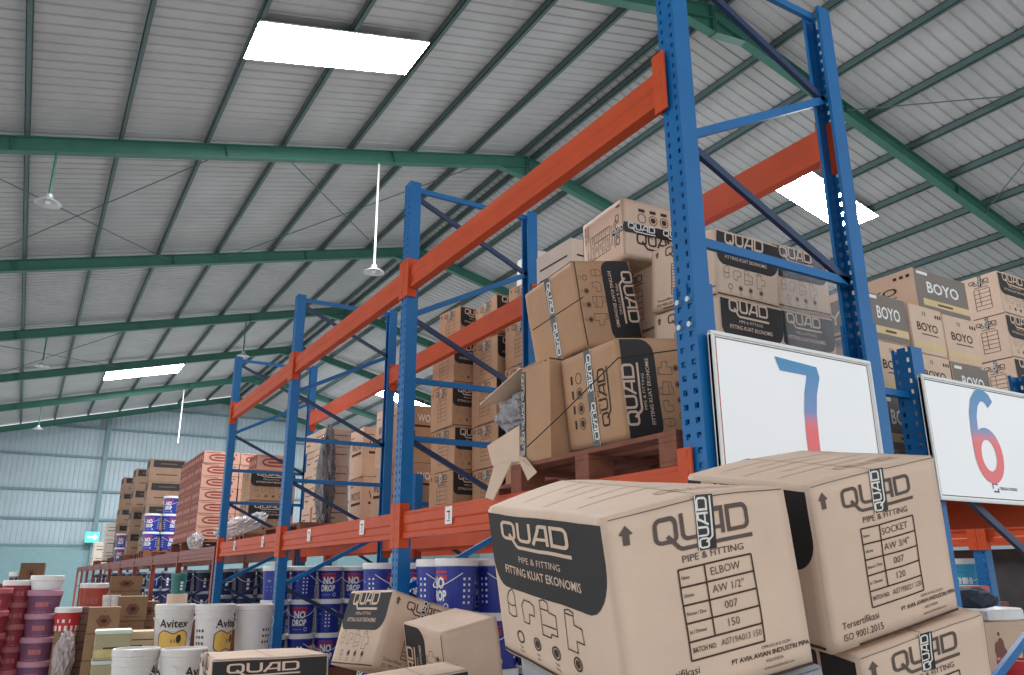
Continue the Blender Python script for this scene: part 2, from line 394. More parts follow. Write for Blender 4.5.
        ink.disc(fm, .5 * W, .48 * H, .09 * W, .09 * H, 1, .0018); ink.rect(fm, .25 * W, .16 * H, .75 * W, .19 * H, 5, .001)
        ink.disc(fm, .5 * W, .86 * H, .03 * W, .03 * H, 5, .001, 8)
    elif style == 'K':      # dark label near the top
        pan.rect(fm, .10 * W, .64 * H, .98 * W, .95 * H, 0); ink.rect(fm, .3 * W, .77 * H, .78 * W, .83 * H, 0, .0014)
        ink.rect(fm, .2 * W, .3 * H, .8 * W, .34 * H, 1, .001)
    elif style == 'G':
        ink.rect(fm, .1 * W, .62 * H, .9 * W, .66 * H, 1, .001); ink.rect(fm, .1 * W, .34 * H, .5 * W, .40 * H, 1, .001)

def strip(tape, fm, a, b, w, m0=0, m1=1, off=.002):
    a = Vector(a); b = Vector(b); d = (b - a).normalized(); n = Vector((-d.y, d.x)); L = (b - a).length
    k = max(2, int(L / .03))
    def st(o, t, m, of):
        vs = []
        for i in range(k + 1):
            c = a + d * (L * i / k)
            for sgn in (1, -1):
                q = c + n * (o + sgn * t / 2); vs.append(fm(q.x, q.y, of))
        tape.add(vs, [(2 * i, 2 * i + 1, 2 * i + 3, 2 * i + 2) for i in range(k)], m)
    st(0, w, m0, off); st(w * .46, w * .05, m1, off + .0006)
    rep = max(1, round(L / (w * 3.4))); seg = L / rep
    for i in range(rep):
        lw = min(seg * .94, w * 2.8); o = a + d * (seg * i + (seg - lw) / 2)
        g = (lambda uu, vv, of: fm(uu, vv, of))
        e = (d.x, d.y); y = (n.x, n.y)
        q = o - n * (w * .14)
        logo(tape, g, q.x, q.y, lw, m1, ex=e, ey=y, off=off + .0006, tall=w * .74 / (lw / 4.25 * 1.3))

QSTD = dict(front='B', left='A', right='A', back='B', top='H')
QSWAP = dict(front='A', left='B', right='B', back='A', top='H')
INFO0 = ('ELBOW', 'AW 1/2"', '007', '150', 'A0719A013 150')
_cart = {}
def carton_parts(dims, styles, body, hi, seed, info, dome=0):
    key = (dims, tuple(sorted(styles.items())), body.name, hi, seed if hi else 0, info if hi else 0, dome)
    if key in _cart: return _cart[key]
    w, d, h = dims; df = dent(seed, .0035 if hi else 0, dome, w, h)
    b = bmesh.new(); bmesh.ops.create_cube(b, size=1)
    for v in b.verts: v.co = Vector((v.co.x * w, v.co.y * d, (v.co.z + .5) * h))
    bmesh.ops.bevel(b, geom=list(b.edges), offset=.004 if not hi else .005, segments=2, affect='EDGES')
    if hi:
        for ax, L in ((0, w), (1, d), (2, h)):
            n = int(L / .03)
            for i in range(1, n):
                co = [0, 0, 0]; no = [0, 0, 0]; no[ax] = 1; co[ax] = (-L / 2 + L * i / n) if ax < 2 else L * i / n
                bmesh.ops.bisect_plane(b, geom=list(b.verts) + list(b.edges) + list(b.faces), plane_co=co, plane_no=no)
        for v in b.verts: v.co = df(v.co)
    me = bpy.data.meshes.new('carton'); b.to_mesh(me); b.free(); me.materials.append(body)
    if hi: me.shade_smooth()
    parts = []
    pans, inks, tapes = [], [], []
    for f, st in styles.items():
        pan = Ink(); pans.append(pan); tape = Ink(); tapes.append(tape); ink = Ink(); inks.append(ink)
        if not st: continue
        W, H = {'front': (w, h), 'back': (w, h), 'left': (d, h), 'right': (d, h), 'top': (w, d), 'bottom': (w, d)}[f]
        print_face(st, face_map(f, w, d, h, df), W, H, pan, ink, tape, hi, info)
    if hi:       # the seam between the two top flaps and their cut edges
        fmt = face_map('top', w, d, h, df); 
        ff = face_map('front', w, d, h, df); inks[0].ribbon(ff, [(.01, h - .0045), (w - .01, h - .0045)], .0014, 0)
    def mk(s, name, mats):
        if not s.v: return
        m2 = bpy.data.meshes.new(name); m2.from_pydata(s.v, [], s.f)
        for q in mats: m2.materials.append(q)
        m2.polygons.foreach_set('material_index', s.m); m2.update(); parts.append((name, m2))
    for pan in pans: mk(pan, 'printed_panel', [BLACK, CHAR, YEL, REDP])
    for ink in inks: mk(ink, 'lettering', [GREYINK, DARKINK, KRAFT, WHT, REDP, BRN, PINKK, GHOST])
    for tape in tapes: mk(tape, 'tape', [TAPEK, TAPEW])
    _cart[key] = (me, parts)
    return _cart[key]
def carton(dims, loc, rot=(0, 0, 0), label='', group=None, styles=QSTD, body=None, hi=False, seed=0, info=INFO0, name='carton', cat='carton', dome=0):
    me, parts = carton_parts(tuple(round(x, 3) for x in dims), styles, body or KRAFT, hi, seed, info, dome)
    o = link(name, me)
    if isinstance(rot, Matrix):
        X = rot.to_4x4(); X.translation = Vector(loc); o.matrix_world = X
    else:
        o.location = loc; o.rotation_euler = rot
    for n, m in parts: link(n, m, o)
    return tag(o, label, cat, group)
def corner_carton(pos, rot, dims, label, **k):
    """pos: the top-left-front corner of the unrotated carton; rot in degrees"""
    e = Euler([R_(a) for a in rot]); w, d, h = dims
    return carton(dims, Vector(pos) + e.to_matrix() @ Vector((w / 2, d / 2, -h)), e, label, **k)
def axes(x, y, z): return Matrix((x, y, z)).transposed()
def turned(base, tilt=(0, 0, 0)): return Euler([R_(a) for a in tilt]).to_matrix() @ base

# ------------------------------------------------------------------ the building
XR, ZR, SL = 8.87, 9.2 + EYE, .245          # ridge line and roof slope
EL, ER = -6.2, 24.2
YN, YF = -6.0, 44.3
def zroof(x, off=0): return ZR - SL * abs(x - XR) + off
b = MB(); b.box(-12, -10, -.2, 30, 50, 0); b.build('floor', CONC, kind='structure')
SKY = [(1.85, 4.5, 10.05, 11.05), (12.85, 15.5, 9.8, 10.8), (1.85, 4.6, 33.7, 35.3), (13.2, 16.2, 33.8, 35.0)]
def roof_side(x0, x1, name):
    b = MB(); y = YN; prof = []
    while y < YF + .4:
        prof += [(y, 0), (y + .17, 0), (y + .185, .028), (y + .215, .028)]; y += .23
    for yy, dz in prof:
        for x in (x0, x1): b.v.append((x, yy, zroof(x, .31 + dz)))
    for i in range(len(prof) - 1): b.f.append((2 * i, 2 * i + 1, 2 * i + 3, 2 * i + 2)); b.m.append(0)
    return b.build(name, SHEET, kind='structure')
roof_side(EL, XR, 'ceiling'); roof_side(XR, ER, 'ceiling.001')
for i, (x0, x1, y0, y1) in enumerate(SKY):
    b = MB(); n = 6
    for ym in (0, 1):
        ya = y0 + (y1 - y0) * .5 * ym; yb = ya + (y1 - y0) * .48
        vs = []
        for dz in (.10, .13): vs += [(x0, ya, zroof(x0, dz)), (x1, ya, zroof(x1, dz)), (x1, yb, zroof(x1, dz)), (x0, yb, zroof(x0, dz))]
        b.add(vs, [(3, 2, 1, 0)]); b.add(vs, [(4, 5, 6, 7), (0, 1, 5, 4), (1, 2, 6, 5), (2, 3, 7, 6), (3, 0, 4, 7)], 1)
    b.build('window_%d' % (i + 1), [SKYL, WHT], kind='structure')
# purlins: cold formed channels running along the hall
def purlin(x, d=.15):
    b = MB(); z = zroof(x, .30); s = 1 if x > XR else -1
    b.box(x - .03, YN, z - d, x - .02, YF, z); b.box(x - .03, YN, z - d, x + .04, YF, z - d + .012); b.box(x - .03, YN, z - .012, x + .04, YF, z)
    b.build('roof_purlin', PURL, kind='structure')
for o in (-.17, -1.5, -2.88, -4.25, -5.62, -7.0, -8.4, -9.77, -11.15, -12.5, -13.9): purlin(XR + o)
for o in (.17, 1.45, 2.72, 4.0, 5.25, 6.5, 7.75, 9.0, 10.25, 11.5, 12.8, 14.1): purlin(XR + o)
RAFT = [2.1, 8.1, 14.1, 20.3, 26.6, 32.5, 38.4, 44.05]
for yr in RAFT:
    for s in (-1, 1):
        b = MB(); xe = EL if s < 0 else ER; d = .26; t = .012; wf = .16
        p = Vector((XR, yr, ZR + .02)); q = Vector((xe, yr, zroof(xe, .02))); n = Vector((0, 1, 0))
        up = (q - p).cross(n).normalized(); up = up if up.z > 0 else -up
        b.bar(p + up * (d / 2), q + up * (d / 2), wf, t, up=up); b.bar(p - up * (d / 2), q - up * (d / 2), wf, t, up=up); b.bar(p, q, t * 1.3, d, up=up)
        for k in range(1, 5):      # stiffener plates
            c = p.lerp(q, k * .22); b.bar(c - up * (d / 2), c + up * (d / 2), wf * .95, .012, up=Vector((1, 0, 0)))
        b.build('roof_rafter', GREEN, kind='structure')
    b = MB()                      # bolted ridge plate and haunch
    for s in (-1, 1):
        vs = [(XR + s * .012, yr - .09, ZR + .14), (XR + s * .03, yr - .09, ZR + .14), (XR + s * .03, yr - .09, ZR - .42), (XR + s * .012, yr - .09, ZR - .42)]
        vs += [(a, yr + .09, c) for a, _, c in vs]
        b.add(vs, [(0, 1, 2, 3), (7, 6, 5, 4), (0, 4, 5, 1), (1, 5, 6, 2), (2, 6, 7, 3), (3, 7, 4, 0)])
        x1 = XR + s * .75
        vs = [(XR + s * .02, yr - .008, ZR - .1), (x1, yr - .008, zroof(x1, -.1)), (XR + s * .02, yr - .008, ZR - .4)]; vs += [(a, yr + .008, c) for a, _, c in vs]
        b.add(vs, [(0, 1, 2), (5, 4, 3), (0, 3, 4, 1), (1, 4, 5, 2), (2, 5, 3, 0)])
        p = Vector((XR + s * .02, yr, ZR - .4)); q = Vector((x1, yr, zroof(x1, -.12))); b.bar(p, q, .16, .012)
    b.build('ridge_plate', GREEN, kind='structure')
# bracing rods under the roof sheet
def rod(pts):
    b = MB(); b.tube(pts, .012, 6); b.build('bracing_rod', PURL, kind='structure')
def rp(x, y): return (x, y, zroof(x, .0))
rod([rp(2.2, 14.1), rp(-2.2, 20.3)]); rod([rp(-2.2, 14.1), rp(2.2, 20.3)]); rod([rp(3.3, 14.1), rp(7.8, 20.3)]); rod([rp(7.8, 14.1), rp(3.3, 20.3)])
rod([rp(12.2, 2.1), rp(16.6, 8.1)]); rod([rp(16.6, 2.1), rp(12.2, 8.1)]); rod([rp(-2.2, 26.6), rp(2.2, 32.5)]); rod([rp(2.2, 26.6), rp(-2.2, 32.5)])
# gable wall at the far end, girts and posts
b = MB(); x = EL; zb = 3.0
while x < ER:
    for dx0, dx1, y0, y1 in ((0, .14, 0, 0), (.14, .16, 0, -.03), (.16, .20, -.03, -.03), (.20, .22, -.03, 0)):
        a = x + dx0; c = x + dx1
        b.add([(a, YF + .2 + y0, zb), (c, YF + .2 + y1, zb), (c, YF + .2 + y1, zroof(c, .12)), (a, YF + .2 + y0, zroof(a, .12))], [(0, 1, 2, 3)])
    x += .22
b.build('wall_far', WSHEET, kind='structure')
b = MB(); b.box(EL, YF + .12, 0, ER, YF + .35, zb); b.build('wall_far_base', BLOCKW, kind='structure')
for z in (zb + .02, 4.25, 5.6, 7.25, 8.7, 9.9):
    b = MB(); w = min(15.2, (ZR - z - .05) / SL); b.box(max(EL, XR - w), YF + .08, z - .05, min(ER, XR + w), YF + .16, z + .05); b.build('wall_girt', GIRT, kind='structure')
for x in (2.9, 8.87, 14.8):
    b = MB(); b.box(x - .1, YF - .1, 0, x + .1, YF + .1, zroof(x, -.12)); b.build('wall_column', GIRT, kind='structure')
b = MB(); b.box(ER, YN + 6, 0, ER + .2, YF + .3, zroof(ER, .25)); b.build('wall_right', WSHEET, kind='structure')

# ------------------------------------------------------------------ racking
RX = 2.087; RY = [2.137, 4.88, 7.684, 10.456]
B1T, B2T = .385 + EYE, 2.075 + EYE
def upright(mb, x, y, h, s, wx=.085, wy=.10, z0=0, pitch=.05, hw=.013, hh=.021, m=0):
    """perforated C section; s=-1 opens to +x"""
    xa = x + s * wx / 2; xb = x - s * wx / 2
    ys = [-wy / 2, -.034 * wy / .1, -.034 * wy / .1 + hw, .034 * wy / .1 - hw, .034 * wy / .1, wy / 2]
    n = int((h - z0) / pitch)
    vs = []; fs = []
    bm = bmesh.new(); cache = {}
    def V(a, b_, c):
        k = (round(a, 5), round(b_, 5), round(c, 5))
        if k not in cache: cache[k] = bm.verts.new(k)
        return cache[k]
    zs = []
    for i in range(n): zs += [z0 + i * pitch, z0 + i * pitch + (pitch - hh)]
    zs.append(h)
    for j in range(len(zs) - 1):
        for i in range(5):
            if j % 2 == 1 and i in (1, 3): continue
            bm.faces.new([V(xa, y + ys[i], zs[j]), V(xa, y + ys[i + 1], zs[j]), V(xa, y + ys[i + 1], zs[j + 1]), V(xa, y + ys[i], zs[j + 1])])
    for sy in (-1, 1):
        yy = y + sy * wy / 2
        for j in range(len(zs) - 1):
            bm.faces.new([V(xa, yy, zs[j]), V(xb, yy, zs[j]), V(xb, yy, zs[j + 1]), V(xa, yy, zs[j + 1])])
            bm.faces.new([V(xb, yy, zs[j]), V(xb, yy - sy * .016, zs[j]), V(xb, yy - sy * .016, zs[j + 1]), V(xb, yy, zs[j + 1])])
    bmesh.ops.recalc_face_normals(bm, faces=bm.faces)
    bmesh.ops.solidify(bm, geom=list(bm.faces), thickness=.003)
    bm.verts.index_update()
    mb.add([v.co.copy() for v in bm.verts], [tuple(v.index for v in f.verts) for f in bm.faces], m); bm.free()
_up = {}
def upright_mesh(h, s, big=False):
    k = (h, s, big)
    if k not in _up:
        mb = MB()
        if big: upright(mb, 0, 0, h, s, .098, .114, 0, .055, .022, .022)
        else: upright(mb, 0, 0, h, s)
        o = mb.build('post', BLUE); _up[k] = o.data; bpy.data.objects.remove(o)
    return _up[k]
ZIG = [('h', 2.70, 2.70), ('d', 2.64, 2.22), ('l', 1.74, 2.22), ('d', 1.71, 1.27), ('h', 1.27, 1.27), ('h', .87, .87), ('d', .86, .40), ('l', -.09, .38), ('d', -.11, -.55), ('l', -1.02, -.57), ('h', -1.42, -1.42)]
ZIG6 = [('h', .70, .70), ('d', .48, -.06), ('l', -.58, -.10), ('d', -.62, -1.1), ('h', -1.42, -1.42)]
def rack_frame(x, y, h, zig, label, group, sleeve=False, width=1.0):
    r = empty('rack_upright', (x, y, 0)); tag(r, label, 'rack frame', group)
    for s, dx in ((-1, 0), (1, width)):
        u = link('post', upright_mesh(h, s), r); u.location = (dx, 0, 0)
        f = MB(); f.box(dx - .07, -.08, 0, dx + .07, .08, .012); f.build('foot_plate', BLUE, u if False else r)
        if sleeve:
            sl = link('sleeve', upright_mesh(EYE + 1.07, s, True), r); sl.location = (dx, 0, 0)
            for zz in (EYE + .90, EYE + 1.0):
                for yy in (-.028, .028):
                    b2 = MB(); b2.tube([(s * .049, yy, zz), (s * .062, yy, zz)], .011, 10); b2.build('bolt', GALV, sl)
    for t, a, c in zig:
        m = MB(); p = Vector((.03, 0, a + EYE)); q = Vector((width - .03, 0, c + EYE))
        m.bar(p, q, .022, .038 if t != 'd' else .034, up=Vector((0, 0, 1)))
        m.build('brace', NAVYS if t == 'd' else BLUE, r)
    return r
def beam(x, y0, y1, ztop, label, group, s=-1, m=None, h=.165, sticker=0, conn=True):
    m = m or ORANGE
    r = empty('rack_crossbar', (x, (y0 + y1) / 2, ztop - h)); tag(r, label, 'rack beam', group, 'thing')
    L = (y1 - y0) / 2 - .05; mb = MB()
    xf = s * .03
    prof = [(xf, 0), (xf, h * .18), (xf - s * .008, h * .24), (xf - s * .008, h * .5), (xf, h * .56), (xf, h * .86), (xf - s * .006, h * .9), (xf - s * .006, h), (-xf, h), (-xf, 0)]
    n = len(prof); vs = [(px, yy, pz) for yy in (-L, L) for px, pz in prof]
    mb.add(vs, [(i, (i + 1) % n, n + (i + 1) % n, n + i) for i in range(n)] + [tuple(range(n))[::-1], tuple(range(n, 2 * n))])
    mb.build('rail', m, r)
    if conn:
        for e in (-1, 1):
            c = MB(); yc = e * (L + .05); ya, yb = sorted((yc - e * .002, yc - e * .075))
            xa, xb = sorted((s * .0445, s * .053))
            c.box(xa, ya, h - .225, xb, yb, h + .055)
            ya2, yb2 = sorted((yc - e * .055, yc - e * .064)); xa, xb = sorted((s * .05, -s * .02)); c.box(xa, ya2, h - .225, xb, yb2, h + .055)
            for k in range(4): 
                c.box(min(s * .053, s * .055), yc - e * .028 - .006, h - .19 + k * .07, max(s * .053, s * .055), yc - e * .028 + .006, h - .165 + k * .07)
            c.build('end_connector', m, r)
    for q in range(sticker):
        st = Ink(); yq = (-.64,) [q] if sticker == 1 else (.75, -.5)[q]
        fm = lambda u, v, off: Vector((xf + s * (off + .0008), -u - yq, v))
        st.rect(fm, -.045, h * .32, .045, h * .92, 0, .0005, 1); st.rect(fm, -.022, h * .72, .02, h * .77, 1, .0012, 1); st.rect(fm, .002, h * .48, .012, h * .72, 1, .0012, 1); st.rect(fm, -.02, h * .42, .022, h * .45, 1, .0012, 1)
        st.build('label_sticker', [TAPEW, DARKINK], r)
    return r
ordn = ['first', 'second', 'third', 'fourth', 'fifth', 'sixth', 'seventh', 'eighth', 'ninth', 'tenth']
FL = ['tall blue rack frame holding the sign with number 7', 'second tall blue rack frame, behind the leaning opened cartons', 'third tall blue rack frame, among the tall plain cartons', 'farthest tall blue rack frame, in front of the red-printed carton block']
for i, y in enumerate(RY): rack_frame(RX + (.014 if i == 0 else 0), y, 4.34, ZIG, FL[i], 'tall blue rack frames', sleeve=(i == 0))
BN = ['nearest bay, between the sign frame and second blue frame', 'middle bay, between second and third blue frames', 'far bay, between third and fourth blue frames']
for i in range(3):
    for lvl, zt in (('lower', B1T), ('upper', B2T)):
        for s, dx, nm in ((-1, 0, 'aisle-side'), (1, 1.0, 'rear')):
            beam(RX + dx, RY[i], RY[i + 1], zt, '%s %s orange beam of the %s' % (nm, lvl, BN[i]), 'orange rack beams', s=s, sticker=(1 if i == 0 else 2) if (s < 0 and lvl == 'lower') else 0)
# lower racks of the neighbouring row
X6 = 3.44
S6 = ['low blue rack frame carrying the number 6 sign', 'low blue frame stub behind the second tall frame', 'low blue frame stub behind the third tall frame', 'low blue frame stub by the red-printed cartons']
for i, y in enumerate(RY): rack_frame(X6, y, EYE + 1.0, ZIG6, S6[i], 'low blue rack frames')
for i in range(3):
    for s, dx, nm in ((-1, 0, 'near'), (1, 1.0, 'far')):
        beam(X6 + dx, RY[i], RY[i + 1], B1T, '%s-side orange beam of the low rack behind the %s' % (nm, ['sign racks', 'second frame', 'third frame'][i]), 'low rack beams', s=s)
b = MB(); b.bar((RX + 1.03, RY[0], EYE + .775), (X6 - .03, RY[0], EYE + .775), .03, .03); tag(b.build('row_spacer', BLUE), 'short blue spacer bar between the number 7 and number 6 racks', 'spacer bar')
# across the next aisle
rack_frame(6.6, 3.72, EYE + 1.0, ZIG6, 'dark blue frame across the next aisle, under the number 6 sign', None)
rack_frame(6.6, 6.46, EYE + 1.0, ZIG6, 'second blue frame across the next aisle', None); rack_frame(6.6, .98, EYE + 1.0, ZIG6, 'frame at the near end of the rack across the next aisle', None)
for q, (a, c) in enumerate(((.98, 3.72), (3.72, 6.46))):
    beam(6.6, a, c, B1T, '%s orange beam across the next aisle, seen under the number 6 sign' % ('front near' if q == 0 else 'front far'), 'beams across the aisle', sticker=1)
    beam(7.6, a, c, B1T, '%s rear orange beam across the next aisle' % ('near' if q == 0 else 'far'), 'beams across the aisle', s=1)
# older maroon racking farther down the row
MY = [10.56 + 2.75 * k for k in range(11)]
for k, y in enumerate(MY):
    r = empty('rack_upright', (RX, y + .12, 0)); tag(r, 'maroon rack frame, %s past the last blue frame' % (ordn[k] if k < 10 else 'farthest'), 'rack frame', 'maroon rack frames')
    for dx in (0, 1.0):
        m = MB(); m.box(dx - .035, -.04, 0, dx + .035, .04, B1T - .036); m.build('post', MAROON, r)
    m = MB(); m.bar((0, 0, 1.2), (1, 0, 1.7), .02, .03); m.build('brace', NAVYS, r)
for k in range(10):
    for s, dx, nm in ((-1, 0, 'aisle-side'), (1, 1.0, 'rear')):
        beam(RX + dx, MY[k] + .12, MY[k + 1] + .12, B1T - .03, '%s maroon beam of the %s bay past the blue racks' % (nm, ordn[k]), 'maroon rack beams', s=s, m=MAROON, conn=False)

# ------------------------------------------------------------------ number signs
def grad(name, z0, z1):
    m = bpy.data.materials.new(name); m.use_nodes = True; nt = m.node_tree; bs = nt.nodes['Principled BSDF']; bs.inputs['Roughness'].default_value = .3
    tc = nt.nodes.new('ShaderNodeTexCoord'); sx = nt.nodes.new('ShaderNodeSeparateXYZ'); mr = nt.nodes.new('ShaderNodeMapRange'); cr = nt.nodes.new('ShaderNodeValToRGB')
    nt.links.new(tc.outputs['Object'], sx.inputs[0]); nt.links.new(sx.outputs['Z'], mr.inputs['Value']); mr.inputs['From Min'].default_value = z0; mr.inputs['From Max'].default_value = z1
    nt.links.new(mr.outputs[0], cr.inputs[0]); e = cr.color_ramp.elements
    e[0].position = .40; e[0].color = s2l((238, 106, 108)) + (1,); e[1].position = .95; e[1].color = s2l((58, 140, 190)) + (1,)
    q = e.new(.45); q.color = s2l((234, 118, 126)) + (1,); q = e.new(.56); q.color = s2l((118, 146, 198)) + (1,)
    nt.links.new(cr.outputs[0], bs.inputs['Base Color']); return m
SIGNW = mat('sign_white_board', (250, 251, 252), .22, var=0, coat=.3); FRAMEM = mat('sign_frame_grey', (200, 204, 206), .4, metal=.3, var=.03)
def sign(x, y, z, w, h, digit, small, label):
    r = empty('number_sign', (x, y, z)); tag(r, label, 'sign', 'rack number signs')
    b = MB(); b.box(0, 0, 0, w, .012, h); b.build('board', SIGNW, r)
    fr = MB(); t = .014
    for a in ((0, -.008, 0, w, .016, t), (0, -.008, h - t, w, .016, h), (0, -.008, t, t, .016, h - t), (w - t, -.008, t, w, .016, h - t)): fr.box(*a)
    fr.build('frame', WHT, r, bevel=.003)
    fm = lambda u, v, off: Vector((u, -off, v))
    ln = Ink()
    for u0, v0, u1, v1 in ((.022, .022, w - .022, .022), (.022, h - .022, w - .022, h - .022)): ln.rect(fm, u0, v0 - .002, u1, v0 + .002, 0, .001)
    for u in (.022, w - .022): ln.rect(fm, u - .002, .022, u + .002, h - .022, 0 if digit == '6' or u > .5 else 1, .001)
    if small:
        ink_u, ink_v = .46 * w, .055
        ln.ribbon(fm, [(ink_u, ink_v + .012), (ink_u, ink_v + .036), (ink_u + .04, ink_v + .034)], .008, 2, .0012); ln.ribbon(fm, [(ink_u + .004, ink_v), (ink_u + .042, ink_v), (ink_u + .042, ink_v + .016)], .008, 2, .0012)
        ln.txt(fm, 'TERBUKA RUDDING', ink_u + .052, ink_v + .010, h=.013, w=.15, m=2, al='l', off=.0012, bold=.02)
    ln.build('border_lines', [GREYINK, REDL, mat('sign_small_ink', (88, 92, 104), .5, var=0)], r)
    d = Ink(); dh = .72 * h
    if digit == '7':
        # slanting seven
        pts = [(0, 1), (.62, 1), (.635, .93), (.63, .84), (.56, .66), (.50, .46), (.48, .2), (.48, 0)]
        u0 = .36 * w; v0 = .18 * h; k = dh
        top = [(0, 1.0), (.60, .965), (.63, .86), (.06, .865)]
        stem_l = [(.44, .86), (.38, .68), (.345, .48), (.335, .25), (.34, 0), (.34, -.18)]; stem_r = [(.63, .86), (.56, .68), (.525, .48), (.515, .25), (.52, 0), (.52, -.18)]
        d.add([fm(u0 + a * k, v0 + c * k, .0016) for a, c in top], [(3, 2, 1, 0)])
        vs = [];
        for l, rr in zip(stem_l, stem_r): vs += [fm(u0 + l[0] * k, v0 + l[1] * k, .0016), fm(u0 + rr[0] * k, v0 + rr[1] * k, .0016)]
        d.add(vs, [(2 * i + 2, 2 * i + 3, 2 * i + 1, 2 * i) for i in range(len(stem_l) - 1)])
        d.build('digit', grad('digit_seven_print', v0 - .15 * k, v0 + k), r)
    else:
        u0 = .35 * w; v0 = .17 * h; k = dh * 1.08
        ring = [(.26 + .24 * math.cos(R_(t)), .26 + .26 * math.sin(R_(t))) for t in range(0, 361, 12)]
        def rib(c, wd, off=.0016):
            d.ribbon(fm, [(u0 + a * k, v0 + e * k) for a, e in c], wd * k, 0, off, step=.05)
        d.ribbon(fm, [(u0 + k * (.27 + .205 * math.cos(R_(t))), v0 + k * (.29 + .235 * math.sin(R_(t)))) for t in range(0, 360, 10)], .13 * k, 0, .0016, closed=True)
        rib([(.46, .86), (.41, .925), (.33, .955), (.24, .94), (.15, .86), (.09, .72), (.068, .55), (.065, .38), (.065, .29)], .13, .0024)
        d.build('digit', grad('digit_six_print', v0, v0 + k), r)
    return r
sign(2.084, 2.045, EYE + .305, .928, .56, '7', False, 'white framed sign with a large number 7 on the tall blue rack')
sign(3.37, 2.045, EYE + .295, .945, .56, '6', True, 'white framed sign with a large number 6 on the low blue rack')

# ------------------------------------------------------------------ pallets
def pallet(x0, y0, x1, y1, z, label, group='wooden pallets', h=.135):
    r = empty('pallet', ((x0 + x1) / 2, (y0 + y1) / 2, z)); tag(r, label, 'pallet', group)
    w = (x1 - x0) / 2; d = (y1 - y0) / 2
    n = 6
    for i in range(n):          # top boards run along the row
        b = MB(); a = -w + i * (2 * w - .11) / (n - 1); b.box(a, -d, h - .02, a + .11, d, h); b.build('deck_board', WOOD, r)
    for c in (-d, -.05, d - .1):
        b = MB(); b.box(-w, c, h - .042, w, c + .1, h - .021); b.build('stringer_board', WOOD, r)
        for a in (-w, -.07, w - .14):
            b = MB(); b.box(a, c, .018, a + .14, c + .1, h - .043); b.build('block', WOOD, r)
        b = MB(); b.box(-w, c, 0, w, c + .1, .017); b.build('bottom_board', WOOD, r)
    return r

# ------------------------------------------------------------------ the cartons stacked in front, on the aisle
RIGHT = ((1.497, 1.216, .186 + EYE), (9.46, -12.04, -9.27), (.42, .45, .38))
FRONT = ((.895, 1.178, .092 + EYE), (6.6, -10.25, -9.7), (.42, .60, .348))
INFO1 = ('SOCKET', 'AW 3/4"', '007', '120', 'A0719B021 120')
def off(base, dx, dy, dz):
    return Vector(base[0]) + Euler([R_(a) for a in base[1]]).to_matrix() @ Vector((dx, dy, dz))
corner_carton(*FRONT, 'big kraft carton in front with elbow table, its black panel fully in view', hi=True, seed=1, info=INFO0, group=None, dome=.02)
corner_carton(*RIGHT, 'kraft carton with arrow and table, in front of the number 6 sign', hi=True, seed=2, info=INFO1, dome=.006)
corner_carton(off(RIGHT, .055, -.015, -.393), RIGHT[1], (.42, .44, .34), 'kraft carton underneath the one in front of the number 6 sign', hi=True, seed=3, info=INFO1)
GREYC = mat('grey_carton', (150, 152, 156), .6, var=.05)
corner_carton(off(FRONT, .03, .02, -.362), FRONT[1], (.43, .56, .16), 'grey flat carton crushed underneath the big front carton', body=GREYC, styles=dict(top=None), hi=True, seed=4)
def support(x, y, ztop, n, lab, w=.42, d=.5, gap=.0, **k):
    h = ztop / n
    for i in range(n):
        carton((w, d, h - .003), (x, y, i * h), (0, 0, R_(random.uniform(-2, 2))), '%s plain kraft carton of the pile holding up the %s' % (['lowest', 'second', 'third', 'topmost'][i if i < n - 1 or n > 4 else 3], lab), 'hidden pile cartons', styles=dict(front='G', left='G'))
support(1.13, 1.62, 1.15, 2, 'big front carton')
support(1.86, 1.62, 1.09, 2, 'carton by the number 6 sign', w=.40)
corner_carton((1.60, 3.82, -.071 + EYE), (-1.5, 16.4, 6.6), (.40, .453, .37), 'tilted kraft carton with black rounded panel, leaning by the blue pails', hi=True, seed=5, info=INFO0)
support(1.66, 4.02, 1.04, 3, 'tilted carton by the blue pails', w=.38, d=.4)
m2x = axes((1, 0, 0), (0, 0, -1), (0, 1, 0))
w2, d2, h2 = .30, .40, .36
e2 = Euler((R_(5), R_(-11.4), R_(5))).to_matrix()
corner = Vector((1.645, 3.36, -.25 + EYE))
X2 = e2 @ m2x
ctr2 = corner + e2 @ Vector((w2 / 2, h2 / 2, -d2 / 2))
carton((w2, d2, h2), ctr2 - X2 @ Vector((0, 0, h2 / 2)), X2, 'kraft carton lying on its side, taped bottom turned to the camera, beside the front carton', hi=True, seed=6, styles=dict(left='A', right='A'))
support(1.80, 3.50, .93, 3, 'carton lying on its side', w=.32, d=.34)
corner_carton((1.20, 3.0, -.39 + EYE), (0, -6, -10), (.36, .3, .30), 'black-fronted carton low down, below the carton lying on its side', styles=QSWAP, hi=True, seed=8)
corner_carton((.69, 3.43, -.312 + EYE), (-2.1, -.6, -6.9), (.45, .62, .27), 'flat carton with black front, in front of the white pails', styles=QSWAP, hi=True, seed=9)
support(.98, 3.72, .99, 3, 'flat black-fronted carton', w=.42, d=.55)
support(1.40, 3.12, .905, 2, 'low black-fronted carton', w=.34, d=.28)

